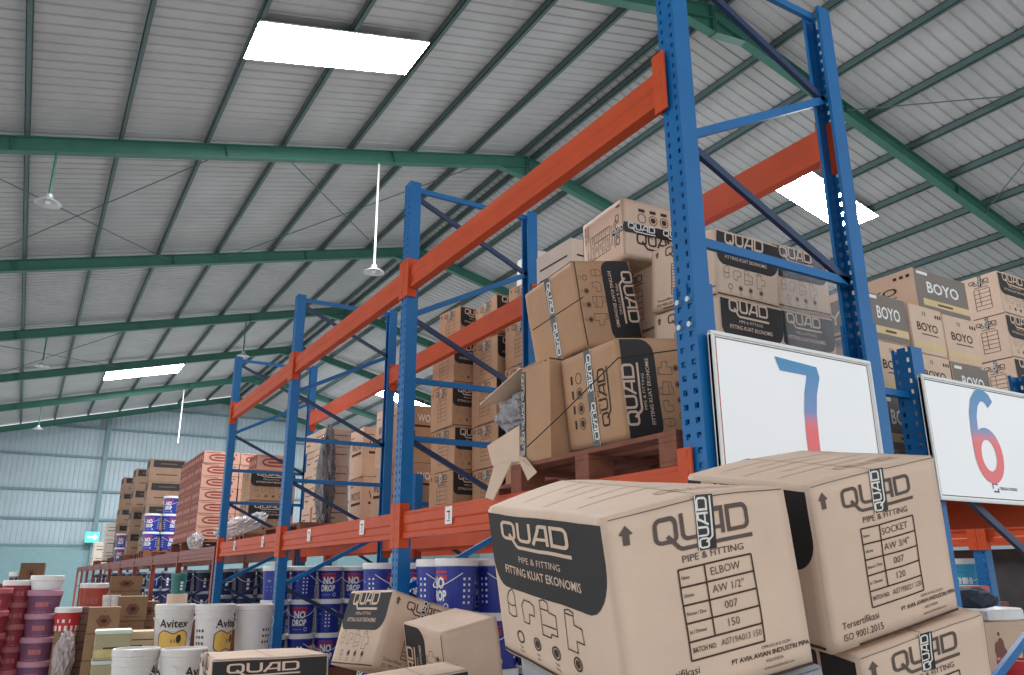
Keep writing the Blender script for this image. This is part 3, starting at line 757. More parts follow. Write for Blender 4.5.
# ------------------------------------------------------------------ bay one: leaning cartons on the pallet behind the sign
pallet(2.06, 2.24, 3.06, 3.46, B1T + .001, 'red-brown wooden pallet under the leaning opened cartons')
PT = B1T + .137
TOP_AISLE = axes((0, 1, 0), (0, 0, -1), (-1, 0, 0))       # carton top turned to the aisle
BOT_AISLE = axes((0, 1, 0), (0, 0, 1), (1, 0, 0))
def lying(corner, rot, dims, base, label, styles, seed, hi=True, body=None, info=INFO0):
    """dims: extent in world x, y, z; corner: its top, aisle, camera-side corner"""
    e = Euler([R_(a) for a in rot]).to_matrix(); X = e @ base
    ext = Vector(dims); c = Vector(corner) + e @ Vector((ext.x / 2, ext.y / 2, -ext.z / 2))
    l = base.transposed() @ ext; l = Vector((abs(l.x), abs(l.y), abs(l.z)))
    return carton(tuple(l), c - X @ Vector((0, 0, l.z / 2)), X, label, styles=styles, hi=hi, seed=seed, body=body, info=info)
lying((2.10, 2.624, .987 + EYE), (2, -6.5, -5.5), (.36, .50, .445), TOP_AISLE, 'lower kraft carton on its side, black panel upright, on the red-brown pallet', dict(top='T', left='A', right='A', front='B', back='B'), 11, body=KRAFT2)
lying((2.15, 3.01, 1.497 + EYE), (0, -9, -6.5), (.345, .55, .45), BOT_AISLE, 'upper kraft carton on its side with black tape down its brown face, leaning outward', dict(bottom='Tt', left='A', right='A', front='B', back='B'), 12, body=KRAFT2)
T1B = axes((0, 0, -1), (1, 0, 0), (0, -1, 0))
lying((2.449, 2.952, 1.894 + EYE), (0, 0, -4.3), (.45, .40, .33), T1B, 'topmost kraft carton beside the tall sign post, tape across its camera side', dict(top='Tm', front='B', left='A'), 13)
# columns seen through the end frame
for i, (z, h, ry) in enumerate(((PT, .33, 0), (PT + .333, .355, -2), (PT + .70, .32, -5))):
    carton((.44, .42, h), (2.735, 2.645, z), (0, R_(ry), R_(90 + 1)), '%s black-panelled carton of the stack behind the number 7 sign, beside the tall post' % ['lowest', 'middle', 'top'][i], None, hi=i > 0, seed=20 + i)
for i, (z, h, ry) in enumerate(((PT, .34, 0), (PT + .343, .355, 1), (PT + .70, .34, 2))):
    carton((.40, .38, h), (3.16, 2.64, z), (0, R_(ry), R_(90 - 2)), '%s film-wrapped carton of the stack behind the number 7 sign, beside the rear post' % ['lowest', 'middle', 'top'][i], None, hi=i > 0, seed=30 + i)
b = MB(); n = 14                                          # stretch film round the rear stack
vs = []; fs = []
for j in range(12):
    for i in range(n):
        t = i / (n - 1); x = 2.96 + .42 * t; z = PT + .01 + (1.01 + .05 * math.sin(t * 11) + .04 * math.sin(t * 23)) * j / 11
        y = 2.405 - .012 * math.sin(t * 9 + j * .7) - .01 * noise.noise(Vector((x * 9, z * 6, 1)))
        vs.append((x, y, z))
for j in range(11):
    for i in range(n - 1): fs.append((j * n + i, j * n + i + 1, (j + 1) * n + i + 1, (j + 1) * n + i))
b.add(vs, fs); o = b.build('stretch_film', FILM, smooth=True); sm = o.modifiers.new('s', 'SOLIDIFY'); sm.thickness = .001
tag(o, 'clear stretch film around the carton stack at the rear post of the sign rack', 'plastic film')
# inner column holding the top cartons
for i in range(3): carton((.38, .42, .345), (2.86, 3.16, PT + .348 * i), (0, 0, R_(-90)), '%s carton of the inner column under the topmost carton' % ['lowest', 'second', 'third'][i], 'inner column cartons')
p = onY(573, 237, 3.72); q = onY(541, 251, 4.12)
carton((.40, .42, .30), (p.x + .20, 3.93, p.z - .30), (0, 0, R_(-90)), 'pale whitish carton behind the upper leaning carton', None, body=PALE, styles=dict(front='G', left='G', right='G'))
for i in range(4):
    hh = (p.z - .30 - PT - .005) / 4
    carton((.40, .42, hh - .003), (p.x + .21, 3.93, PT + hh * i), (0, 0, R_(-90)), '%s carton of the column under the pale whitish carton' % ['lowest', 'second', 'third', 'fourth'][i], 'column under the pale carton')
pallet(p.x - .2, 3.55, p.x + .65, 4.4, B1T + .001, 'wooden pallet behind the opened carton spilling fittings')

# opened carton with its flaps hanging out and the bagged fittings inside
oc = empty('open_carton', (2.3, 3.28, PT)); tag(oc, 'opened kraft carton with drooping flaps spilling bagged fittings over the rack edge', 'carton')
b = MB(); t = .006; hx, hz = .24, .53
def slab(mb, pts, th=.006, m=0):
    P = [Vector(v) for v in pts]; n = (P[1] - P[0]).cross(P[-1] - P[0]).normalized() * th; k = len(P)
    mb.add(P + [v + n for v in P], [tuple(range(k))[::-1], tuple(range(k, 2 * k))] + [(i, (i + 1) % k, k + (i + 1) % k, k + i) for i in range(k)], m)
x0, x1, y0, y1, z1 = -.20, .20, -.13, .13, .50
nn = 8
bw = [Vector((x0 - .022 * math.sin(math.pi * i / nn), y0 + (y1 - y0) * i / nn + 0 * i, 0)) for i in range(nn + 1)]
for a, c in zip(bw, bw[1:]):
    b.add([(a.x, a.y, .002), (c.x, c.y, .0), (c.x, c.y + (.0 if c is not bw[-1] else .0), z1 - .02), (a.x, a.y, z1)], [(3, 2, 1, 0)])
    b.add([(a.x + t, a.y, .002), (c.x + t, c.y, .0), (c.x + t, c.y, z1 - .02), (a.x + t, a.y, z1)], [(0, 1, 2, 3)])
b.box(x1 - t, y0, 0, x1, y1, z1); b.box(x0, y0, 0, x1, y0 + t, z1); b.box(x0, y0, 0, x1, y1, t); b.box(x0, y0, z1 - t, x1, y1, z1)
b.build('carton_wall', KRAFT2, oc)
def lp(v): return Vector(v) - Vector((2.3, 3.28, PT))
fl = [  # flaps in world points
    ('flap', [(2.09, 3.41, PT + .50), (2.50, 3.41, PT + .50), (2.44, 3.72, PT + .42), (2.03, 3.74, PT + .36)]),
    ('flap', [(2.085, 3.41, PT + .02), (2.085, 3.41, PT + .20), (2.05, 3.68, PT + .13), (2.06, 3.64, PT + .02)]),
    ('flap', [(2.07, 3.46, PT + .02), (2.06, 3.62, PT + .02), (1.995, 3.60, PT - .15), (1.995, 3.52, PT - .17)]),
    ('flap', [(2.07, 3.33, PT + .02), (2.06, 3.40, PT + .04), (2.01, 3.22, PT - .10), (2.01, 3.14, PT - .07)])]
for nme, pts in fl:
    f = MB(); slab(f, [lp(v) for v in pts]); f.build(nme, KRAFT if nme else KRAFT2, oc)
tp = Ink(); fm = lambda u, v, off_: Vector((x0 - .024 - off_, .13 - u, v))
strip(tp, lambda u, v, o_: Vector((x0 - .004 - .02 * math.sin(math.pi * (u) / .26) - o_, .13 - u, v)), (.035, .02), (.035, z1 - .03), .05); tp.build('tape', [TAPEK, TAPEW], oc)
bm = bmesh.new(); bmesh.ops.create_icosphere(bm, subdivisions=4, radius=1)
for v in bm.verts:
    c = v.co.copy(); k = 1 + .22 * noise.noise(c * 2.3) + .16 * noise.noise(c * 6) + .08 * noise.noise(c * 14)
    v.co = Vector((c.x * .13 * k, c.y * .16 * k, c.z * .11 * k))
me = bpy.data.meshes.new('plastic_bag'); bm.to_mesh(me); bm.free(); me.materials.append(SILV); 
o = link('plastic_bag', me); o.location = (2.2, 3.56, PT + .29); tag(o, 'crumpled grey plastic bag of fittings bulging out of the opened carton', 'bag')
for q, (u, v, w) in enumerate(((2.15, 3.60, .22), (2.18, 3.66, .26), (2.16, 3.55, .32))):
    pass
# black cord tied around the leaning cartons
b = MB(); pts = [onX(527, 447, 2.035), onX(560, 416, 2.06), onX(590, 386, 2.06), onX(618, 358, 2.045), onY(640, 355, 2.53), onY(684, 349, 2.50)]
b.tube(pts, .003, 6); tag(b.build('cord', mat('black_cord', (38, 34, 34), .7, var=0)), 'black cord stretched across the lower leaning carton', 'cord')
b = MB(); pts = [onX(533, 330, 2.08), onX(560, 312, 2.10), onX(583, 297, 2.10)]
b.tube(pts, .003, 6); tag(b.build('cord', MATS['black_cord']), 'short black cord on the upper leaning carton', 'cord')

# ------------------------------------------------------------------ low rack next to it: tall carton stacks further in
def column(x, y, z, dims, n, lab, group=None, styles=QSTD, body=None, rz=-90, jit=.012, lean=0., tilt=0.):
    w, d, h = dims; out = []
    for i in range(n):
        nm = ('topmost' if i == n - 1 else 'lowest' if i == 0 else ordn[i] + '-lowest')
        out.append(carton((w, d, h - .003), (x + random.uniform(-jit, jit) + lean * i, y + random.uniform(-jit, jit), z + i * h), (0, R_(tilt), R_(rz + random.uniform(-1.5, 1.5))), '%s carton of the %s' % (nm, lab) if n > 1 else lab, group, styles=styles, body=body))
    return out
KD = KRAFT2
pallet(3.40, 5.75, 4.27, 7.35, B1T + .001, 'wooden pallet under the tall fitting carton stacks behind the second frame')
column(3.62, 7.03, PT, (.50, .44, .425), 4, 'tall black-panelled stack next to the second blue frame', body=KD)
carton((.40, .40, .40), (3.66, 7.05, PT + .425 * 4), (0, 0, R_(-84)), 'smaller carton sitting crooked on the tall stack next to the second blue frame', body=KD)
column(3.80, 6.50, PT, (.50, .44, .415), 4, 'fitting stack behind the hanging flaps of the opened carton', body=KD)
carton((.48, .44, .40), (3.82, 6.48, PT + .415 * 4), (0, R_(-4), R_(-93)), 'tilted carton on top of the stack behind the hanging flaps', body=KD)
column(3.84, 5.93, PT, (.50, .44, .43), 4, 'fitting stack half hidden by the rear post of the second frame', body=KD)
carton((.46, .44, .34), (3.86, 5.92, PT + .43 * 4), (0, R_(4), R_(-88)), 'fifth carton above the stack half hidden by the rear post of the second frame', body=KD)
carton((.42, .40, .30), (3.92, 5.95, PT + .43 * 4 + .36), (0, R_(6), R_(-100)), 'white carton topping the stack half hidden by the rear post of the second frame', body=PALE, styles=dict(front='G', left='G'))
pallet(3.40, 7.78, 4.27, 9.75, B1T + .001, 'wooden pallet under the plain word-printed cartons behind the third frame')
WV = dict(front='V', left='V', right='V', back='V'); WW = dict(front='W', left='W', right='W', back='W')
column(3.62, 8.0, PT, (.42, .44, .62), 2, 'plain tall-carton stack between the second and third frames', styles=WV, body=KD)
column(3.60, 8.60, PT, (.46, .46, .66), 2, 'word-printed tall stack leaning behind the third frame', styles=WW, body=KRAFT, lean=.02, tilt=1.5)
column(3.60, 9.32, PT, (.46, .46, .60), 2, 'farther word-printed tall stack behind the third frame', styles=WW, body=KRAFT, lean=-.02, tilt=-1.5)
pallet(2.4, 8.25, 3.1, 9.7, B1T + .001, 'wooden pallet under the small plain cartons in the far blue bay')
for k in range(2): column(2.90 + .0 * k, 8.86 + .36 * k, PT, (.34, .30, .215), 5, '%s small plain stack in the far blue bay' % ['camera-side', 'rear-side'][k], styles=dict(front='G', left='G', right='G'), body=KRAFT)
# ------------------------------------------------------------------ word-printed cartons over the number 6 sign
BY = dict(front='Y', left='Y', right='Y', back='Y'); BD = dict(front='D', left='D', right='D', back='D')
BYL = dict(front='D', left='Y', right='D', back='D')
pallet(3.42, 2.3, 4.46, 3.2, B1T + .001, 'wooden pallet behind the number 6 sign')
yb = 2.31
def bo(x0, x1, z0, z1, st, lab, y=yb, d=.45, body=None, rz=0, seed=0):
    carton((x1 - x0, d, z1 - z0), ((x0 + x1) / 2, y + d / 2, z0), (0, 0, R_(rz)), lab, styles=st, body=body or KRAFT, hi=False)
zz = EYE
bo(3.44, 3.78, PT, .55 + zz, BD, 'lowest charcoal word-printed carton behind the low blue post')
bo(3.44, 3.78, .553 + zz, .825 + zz, BD, 'charcoal carton with white word, low between the two sign racks')
bo(3.45, 3.765, .83 + zz, 1.10 + zz, BY, 'kraft word-printed carton between the two sign racks')
bo(3.45, 3.765, 1.103 + zz, 1.352 + zz, BD, 'charcoal carton with white word and yellow band, touching the rear sign post')
bo(3.80, 4.10, PT, .83 + zz, BY, 'kraft carton fully behind the number 6 sign')
bo(3.79, 4.09, .835 + zz, 1.08 + zz, BY, 'kraft word-printed carton just above the low blue post')
bo(3.785, 4.085, 1.083 + zz, 1.348 + zz, BY, 'kraft word-printed carton in the middle above the number 6 sign', rz=1)
bo(4.12, 4.46, PT, .82 + zz, BD, 'charcoal carton fully behind the number 6 sign')
bo(4.105, 4.45, .823 + zz, 1.065 + zz, BD, 'charcoal carton with white word peeping over the top edge of the number 6 sign')
bo(4.10, 4.41, 1.07 + zz, 1.338 + zz, BY, 'tilted kraft word-printed carton above the digit 6', rz=-1)
bo(3.97, 4.47, 1.356 + zz, 1.60 + zz, BYL, 'topmost word-printed carton with charcoal front and kraft side', y=2.36, d=.55, rz=0)
pallet(6.58, 2.9, 7.62, 3.62, B1T + .001, 'wooden pallet on the rack across the next aisle')
column(6.91, 3.40, PT, (.32, .52, .377), 5, 'black-panelled stack across the next aisle, nearer the number 6 sign', body=KRAFT)
column(7.45, 3.40, PT, (.40, .46, .377), 5, 'second black-panelled stack across the next aisle', body=KRAFT)

# ------------------------------------------------------------------ farther down the row
DARKFILL = mat('added_dark_filler', (70, 66, 66), .6, var=.2, vscale=5)  # for added blocks that stop light and darken the gaps behind the pails
for q, (y0, y1) in enumerate(((5.05, 6.2), (6.3, 7.5), (7.9, 9.0), (9.1, 10.25), (10.7, 12.1), (12.3, 14.0), (14.3, 17.0), (17.3, 21.0), (21.3, 26.0), (26.5, 32.0), (3.9, 5.0), (5.1, 6.3))):
    o = empty('dark_filler', (3.95, (y0 + y1) / 2, 0)); tag(o, 'added dark load on the ground, %s' % (ordn[q] + ' from the sign racks' if q < 10 else ('nearer' if q == 10 else 'farther') + ' one across the next aisle'), 'pallet load', 'added dark fillers')
    if q >= 10: o.location.x = 8.1
    b = MB(); d = (y1 - y0) / 2; b.box(-.42, -d, .12, .42, d, 1.62 if q < 10 else 1.79); b.build('load', DARKFILL, o, bevel=.02)
    for c in (-d, -.06, d - .12):
        b = MB(); b.box(-.42, c, 0, .42, c + .12, .119); b.build('bearer', WOOD, o)
RS = dict(front='R', right='R', back='R', left='S')
pallet(2.14, 12.75, 3.3, 14.8, B1T + .001, 'wooden pallet under the red-printed cartons')
for a in range(2):
    for c in range(3):
        for i in range(7):
            carton((.54, .66, .184), (2.44 + .55 * a, 13.10 + .68 * c, PT + .187 * i), (0, 0, R_(random.uniform(-1, 1))), '%s red-printed carton in the %s column of the red-sided block' % (('lowest', 'second', 'third', 'fourth', 'fifth', 'sixth', 'topmost')[i], ['front aisle-side', 'front inner', 'middle aisle-side', 'middle inner', 'rear aisle-side', 'rear inner'][a + 2 * c]), 'red-printed cartons', styles=RS, body=PINKK)
pallet(2.46, 10.92, 3.12, 11.5, B1T + .001, 'wooden pallet just past the last blue frame')
for i in range(2): carton((.50, .60, .42), (2.78, 11.18, PT + .423 * i), (0, 0, R_(90)), '%s black-panelled carton beside the silver film past the last blue frame' % ['lower', 'upper'][i], body=KD)
carton((.50, .44, .2), (2.80, 11.18, PT + .85), (0, 0, 0), 'red-printed carton lying on the two black-panelled ones past the last blue frame', styles=RS, body=PINKK)
def crumple(name, loc, sc, seed, m, lab, cat):
    bm = bmesh.new(); bmesh.ops.create_icosphere(bm, subdivisions=4, radius=1); o3 = Vector((seed, seed * 2, 0))
    for v in bm.verts:
        c = v.co.copy(); k = 1 + .3 * noise.noise(c * 1.7 + o3) + .22 * noise.noise(c * 5 + o3) + .1 * noise.noise(c * 12 + o3)
        v.co = Vector((c.x * sc[0] * k, c.y * sc[1] * k, max(c.z, -.75) * sc[2] * k))
    me = bpy.data.meshes.new(name); bm.to_mesh(me); bm.free(); me.materials.append(m); o = link(name, me); o.location = loc
    return tag(o, lab, cat)
crumple('plastic_film', (2.72, 8.50, PT + .44), (.085, .16, .56), 11, film('dark_bundle_film', (92, 88, 94), .72, .2), 'tall dark crumpled film hanging off the corner of the small plain carton stack', 'plastic film')
crumple('plastic_film', (2.36, 10.70, B1T + .22), (.32, .2, .11), 3, LOOSEF, 'crumpled silvery plastic film bunched at the base of the last blue frame', 'plastic film').rotation_euler = (0, R_(-22), 0)
crumple('plastic_film', (2.10, 12.3, B1T + .08), (.09, .3, .12), 5, LOOSEF, 'silvery plastic film hanging over the maroon beam before the red-sided block', 'plastic film')
QK = dict(front='K', left='K', right='K', back='K')
pallet(2.2, 19.4, 3.2, 20.5, B1T - .029, 'wooden pallet under the tall dark-labelled cartons past the red-sided block')
column(2.60, 19.95, PT - .03, (.74, .6, .515), 4, 'stack of big dark-labelled cartons next to the red-sided block', styles=QK, body=DKB, rz=0)
pallet(2.1, 21.6, 3.2, 22.6, B1T - .029, 'wooden pallet under the second dark-labelled stack')
column(2.42, 22.1, PT - .03, (.5, .5, .52), 4, 'second dark-labelled stack, behind the blue pails', styles=QK, body=DKB, rz=0)
pallet(2.1, 24.6, 3.2, 25.8, B1T - .029, 'wooden pallet under the farthest dark-labelled stack')
column(2.50, 25.2, PT - .03, (.66, .6, .435), 5, 'farthest dark-labelled stack', styles=QK, body=DKB, rz=0)
pallet(2.1, 29.6, 3.2, 30.8, B1T - .029, 'wooden pallet near the far end of the maroon racks')
column(2.6, 30.2, PT - .03, (.6, .6, .40), 3, 'pale carton stack near the far end of the racks', body=PALE, styles=dict(front='G', left='G'), rz=0)
column(2.75, 35.5, B1T - .02, (.8, .8, .45), 2, 'last pale carton stack under the exit sign', body=PALE, styles=dict(front='G', left='G'), rz=0)

# ------------------------------------------------------------------ pails
_pail = {}
def pail_meshes(style, r, h, body, lid):
    k = (style, round(r, 3), round(h, 3), body.name, lid.name)
    if k in _pail: return _pail[k]
    out = []
    def keep(o): out.append((o.name.split('.')[0], o.data)); bpy.data.objects.remove(o)
    hb = h - .035; rb = r * .86
    def rad(z): return rb + (r * .97 - rb) * z / hb
    m = MB(); m.lathe([(0, .004), (rb * .9, .004), (rb * .92, 0), (rb, 0), (rad(hb * .78), hb * .78), (rad(hb * .78) + .004, hb * .785), (rad(hb * .82) + .004, hb * .82), (rad(hb * .83), hb * .825), (rad(hb * .9), hb * .9), (rad(hb * .9) + .004, hb * .905), (rad(hb * .95) + .004, hb * .95), (rad(hb), hb)], 32)
    keep(m.build('pail_body', body, smooth=False))
    m = MB(); m.lathe([(0, h - .012), (r * .86, h - .012), (r * .9, h), (r * .98, h), (r * 1.02, h - .008), (r * 1.02, h - .04), (r * .985, h - .046)], 32)
    keep(m.build('lid', lid, smooth=False))
    m = MB(); pts = []
    for i in range(15):
        a = R_(-80 + 160 * i / 14); pts.append((r * 1.03 * math.sin(a) , -r * 1.03 * math.cos(a) - .004, hb * .86 - .09 * math.cos(a) ** 1.2 * (h / .31)))
    m.tube(pts, .003, 5); keep(m.build('handle', WHT))
    lab = Ink()
    fm = lambda u, v, off: Vector(((rad(v) + off + .001) * math.sin(u / r), -(rad(v) + off + .001) * math.cos(u / r), v))
    if style == 'nodrop':
        lab.under(fm, -.085 * r / .14, .085 * r / .14, hb * .87, lambda u: hb * (.66 + .10 * (1 - (u / (.085 * r / .14)) ** 2)), 1, n=10)
        lab.txt(fm, 'NO', .004, hb * .52, h=.22 * hb, w=.115, m=0, bold=.045, off=.002); lab.txt(fm, 'DROP', .0, hb * .27, h=.20 * hb, w=.15, m=0, bold=.045, off=.002)
        lab.ribbon(fm, [(.07 + .016 * math.cos(k_ * math.pi / 6), hb * .15 + .016 * math.sin(k_ * math.pi / 6)) for k_ in range(12)], .005, 0, closed=True); lab.rect(fm, -.07, hb * .13, .03, hb * .16, 2)
        for sgn in (-1, 1):
            for c in range(2):
                for q in range(5): lab.rect(fm, sgn * (.19 + .035 * c) - .007, hb * (.2 + .12 * q), sgn * (.19 + .035 * c) + .007, hb * (.25 + .12 * q), 0, .001, 1)
            lab.rect(fm, sgn * .29 - .03, hb * .3, sgn * .29 + .03, hb * .33, 2); lab.rect(fm, sgn * .29 - .03, hb * .42, sgn * .29 + .03, hb * .45, 2); lab.rect(fm, sgn * .29 - .02, hb * .6, sgn * .29 + .02, hb * .66, 2)
    elif style == 'avitex':
        lab.txt(fm, 'Avitex', 0, hb * .60, w=.22 * r / .14, h=.18 * hb, m=3, bold=.02, off=.002)
        n = 24
        top = lambda u: hb * (.48 - .035 * math.cos(u * 48)); bo_ = lambda u: hb * (.10 + .03 * math.cos(u * 48))
        for off_, g, mi in ((.001, .008, 4), (.0016, 0, 5)):
            vs = []; uu = .11 * r / .14
            for i in range(n + 1):
                u = -uu - g + (2 * uu + 2 * g) * i / n; e = 1 - abs(u / (uu + g)) ** 14 * .25; c = hb * .31
                vs += [fm(u, c + (bo_(u) - g - c) * e, off_), fm(u, c + (top(u) + g - c) * e, off_)]
            lab.add(vs, [(2 * i, 2 * i + 2, 2 * i + 3, 2 * i + 1) for i in range(n)], mi)
        lab.disc(fm, .045, hb * .34, .02, .03, 3, .0022); lab.rect(fm, -.012, hb * .25, .02, hb * .33, 4, .0022, 1)
        for c in range(3):
            for q in range(3): lab.disc(fm, -.21 - .03 * c, hb * (.25 + .14 * q), .010, .011, 6, .001, 8)
        lab.rect(fm, .16, hb * .3, .26, hb * .32, 6); lab.rect(fm, .16, hb * .38, .24, hb * .40, 6); lab.disc(fm, .20, hb * .12, .012, .012, 6, .001, 8)
    elif style == 'dark':
        for q in range(3): lab.rect(fm, -.02, hb * (.2 + .18 * q), .02, hb * (.32 + .18 * q), 0, .001, 1)
        lab.rect(fm, .10, hb * .2, .12, hb * .7, 2)
    elif style == 'band':
        lab.rect(fm, -.4, hb * .04, .4, hb * .30, 0); lab.rect(fm, -.08, hb * .45, .03, hb * .62, 0, .001)
    elif style == 'plainrim':
        lab.rect(fm, -.3 * r / .14, hb * .05, .3 * r / .14, hb * .10, 7); lab.rect(fm, -.05, hb * .35, .05, hb * .6, 7, .001)
    if lab.v: keep(lab.build('label', [WHT, REDL, NBL, DARKINK, BRN, CREAMY, GREYINK, PINKR]))
    _pail[k] = out
    return out
def pail(x, y, z, r, h, style, body, lid, label, group=None, rz=0., cat='pail', name='paint_pail', handle=True):
    parts = pail_meshes(style, r, h, body, lid); o = empty(name, (x, y, z), rz)
    for n, m in parts:
        if n == 'handle' and not handle: continue
        link(n, m, o)
    return tag(o, label, cat, group)
def crate(x0, y0, x1, y1, h, label):
    o = empty('wooden_crate', ((x0 + x1) / 2, (y0 + y1) / 2, 0)); tag(o, label, 'crate', 'wooden crates'); w = (x1 - x0) / 2; d = (y1 - y0) / 2
    b = MB(); b.box(-w, -d, h - .03, w, d, h); b.build('lid', WOOD, o)
    for s in (-1, 1):
        b = MB(); b.box(-w, min(s * d, s * (d - .03)), 0, w, max(s * d, s * (d - .03)), h - .03); b.build('side_panel', WOOD, o)
        b = MB(); b.box(min(s * w, s * (w - .03)), -d + .03, 0, max(s * w, s * (w - .03)), d - .03, h - .03); b.build('end_panel', WOOD, o)
    return o
LY = ('lowest', 'middle', 'top')
def pail_block(xs, ys, ztop, layers, r, h, style, body, lid, lab, group, rzs=None):
    zb = ztop - layers * h
    crate(min(xs) - r, min(ys) - r, max(xs) + r, max(ys) + r, zb - .001, 'wooden crate under the %s' % lab)
    for k in range(layers):
        for j, y in enumerate(ys):
            for i, x in enumerate(xs):
                rz = (rzs[(i + j + k * 2) % len(rzs)] if rzs else random.uniform(-.4, .4)) + random.uniform(-.15, .15)
                pail(x, y, zb + k * h, r, h, style, body, lid, '%s pail, %s from the aisle, %s%s' % (LY[3 - layers + k], ['first', 'second', 'third', 'fourth'][i], ('front file, ', 'back file, ')[j] if len(ys) > 1 else '', lab), group, rz)
rr = .128
pail_block([2.24, 2.515, 2.79], [4.40, 4.675], EYE + .09, 3, rr, .31, 'nodrop', NB, WHT, 'blue block before the second frame', 'blue pails in the sign bay', [-.9, -1.5, .5])
pail_block([2.36, 2.635, 2.91], [5.92], EYE + .085, 3, rr, .31, 'nodrop', NB, WHT, 'blue block past the second frame', 'blue pails in the middle bay', [-1.9, .6, -.6])
pail_block([2.14, 2.405, 2.67, 2.935], [8.02], EYE + .085, 3, rr, .31, 'nodrop', NB, WHT, 'blue block past the third frame', 'blue pails in the far bay', [1.4, 1.5, -.35, -.5])
for q, (yy, nm) in enumerate(((11.2, 'dark block past the last blue frame'), (14.2, 'dark block under the red-sided cartons'), (17.6, 'dark block under the maroon beams'), (21.4, 'far dark block under the maroon beams'), (26.0, 'very far dark block under the maroon beams'), (31.0, 'last dark block under the maroon beams'))):
    pail_block([2.3, 2.58, 2.86], [yy], EYE + .09, 2, .135, .33, 'dark', NVY, mat('grey_pail_lid', (150, 156, 166), .4, var=.03), nm, 'dark pails of the %s block' % ordn[q])
pail(2.0, 12.7, EYE - .245, .105, .28, 'dark', TEALP, TEALP, 'small dark teal pail next to the rosette cartons', rz=.3, handle=False)
carton((.24, .24, EYE - .246), (2.0, 12.7, 0), (0, 0, 0), 'plain carton under the small dark teal pail', styles=dict(front='G'))
# blue and white pails up on the level, between the red cartons and the dark-labelled stacks
pallet(2.05, 17.5, 3.0, 18.3, B1T - .029, 'wooden pallet under the blue pails on the upper level')
for k in range(3):
    for i, x in enumerate((2.19, 2.51) if k < 2 else (2.51,)):
        pail(x, 17.9, PT - .03 + .36 * k, .155, .36, 'nodrop', NB, WHT, '%s blue pail, %s, past the red-sided carton block' % (('lowest', 'middle', 'single top')[k], ('aisle side', 'inner side')[i] if k < 2 else 'inner side'), 'blue pails on the upper level', rz=-.5 + i)
for k in range(2): pail(2.25, 24.0, B1T - .02 + .36 * k, .15, .36, 'nodrop', NB, WHT, '%s blue pail in front of the farthest dark-labelled stack' % ('lower', 'upper')[k], 'far blue pails', rz=-.3)

# white emulsion pails on the aisle floor
def tower(p, r, h, n, style, body, lid, lab, group, rz=0, handle=True):
    """n pails on a carton, the top one's lid at p"""
    zb = p.z - n * h
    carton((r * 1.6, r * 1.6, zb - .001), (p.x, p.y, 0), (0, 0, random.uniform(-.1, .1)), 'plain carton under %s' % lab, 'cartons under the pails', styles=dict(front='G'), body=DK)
    for k in range(n):
        pail(p.x, p.y, zb + k * h, r, h, style, body, lid, '%s %s' % ({1: ('the',), 2: ('lower', 'upper'), 3: LY}[n][k] if n < 4 else ordn[n - 1 - k] + ' from the top', lab), group, rz + random.uniform(-.1, .1), handle=handle)
face = lambda p: -math.atan2(p.x, p.y)
for px, R, rz, lab in ((176, 6.8, -.05, 'white pail with yellow label and full name, first of its row'), (216, 6.62, .8, 'white pail with the label turned aside, second of its row'), (255, 6.72, 2.6, 'white pail showing its blank back, by the third frame post')):
    p = atR(px, 604, R); tower(p, .142, .345, 2, 'avitex', WPAIL, WPAIL, lab, None, face(p) + (-rz if False else rz))
for px, R, rz, lab in ((137, 5.98, 1.55, 'white pail with grey dots, low in front, by the olive-labelled boxes'), (185, 5.9, .85, 'white pail low in front, next to the flat black-fronted carton')):
    p = atR(px, 648, R); tower(p, .142, .345, 2, 'avitex', WPAIL, WPAIL, lab, None, face(p) + rz)

# ------------------------------------------------------------------ mixed piles on the floor, toward the far end of the aisle
for q, (px, py, R, r, h, n, body, rim, lab) in enumerate((
        (19, 580, 8.2, .118, .175, 6, PINK, PINKR, 'crimson pail of the tall pile at the aisle edge'),
        (-4, 588, 8.0, .118, .175, 6, PINK, PINKR, 'crimson pail of the pile cut by the picture edge'),
        (46, 590, 8.1, .132, .185, 5, PURP, PURPR, 'mauve pail of the pile beside the crimson ones'))):
    p = atR(px, py, R)
    zb = p.z - n * h
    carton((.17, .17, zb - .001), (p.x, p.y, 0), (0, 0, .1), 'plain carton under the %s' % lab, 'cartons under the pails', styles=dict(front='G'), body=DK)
    for k in range(n): pail(p.x + .006 * (k % 2), p.y, zb + k * h, r, h, 'plainrim', body, rim if not (k == n - 1 and q == 0) else WHT, '%s %s' % (ordn[n - 1 - k] + ' from the top', lab), None, face(p) + random.uniform(-.2, .2), handle=False)
p = atR(46, 590, 8.1); 
pail(p.x, p.y, p.z + .001, .125, .12, 'plain', WHT, WHT, 'white tub on top of the mauve pile', rz=0, handle=False, name='white_tub', cat='tub')
p = atR(34, 563, 8.9); carton((.19, .19, .18), (p.x, p.y, p.z - .18), (0, 0, -.1), 'small dark kraft box on top of the crates behind the crimson pile', styles=dict(front='O', left='O'), body=mat('dark_kraft', (120, 92, 66), .75, var=.08))
pail(atR(17, 573, 8.9).x, atR(17, 573, 8.9).y, p.z - .18, .06, .10, 'dark', NVY, WHT, 'tiny navy pail with white lid behind the crimson pile', handle=False)
q = atR(26, 572, 8.9); crate(q.x - .25, q.y - .12, q.x + .22, q.y + .2, p.z - .181, 'wooden crate behind the crimson pile')
p = atR(69, 607, 7.9); tower(p, .10, .19, 1, 'band', REDL, WHT, 'red and white pail between the mauve pile and the brown cartons', None, face(p), handle=False)
p = atR(95, 583, 8.6); tower(p, .118, .26, 1, 'plainrim', ORP, WHT, 'orange-red pail with white lid above the brown carton pile', None, face(p), handle=False)
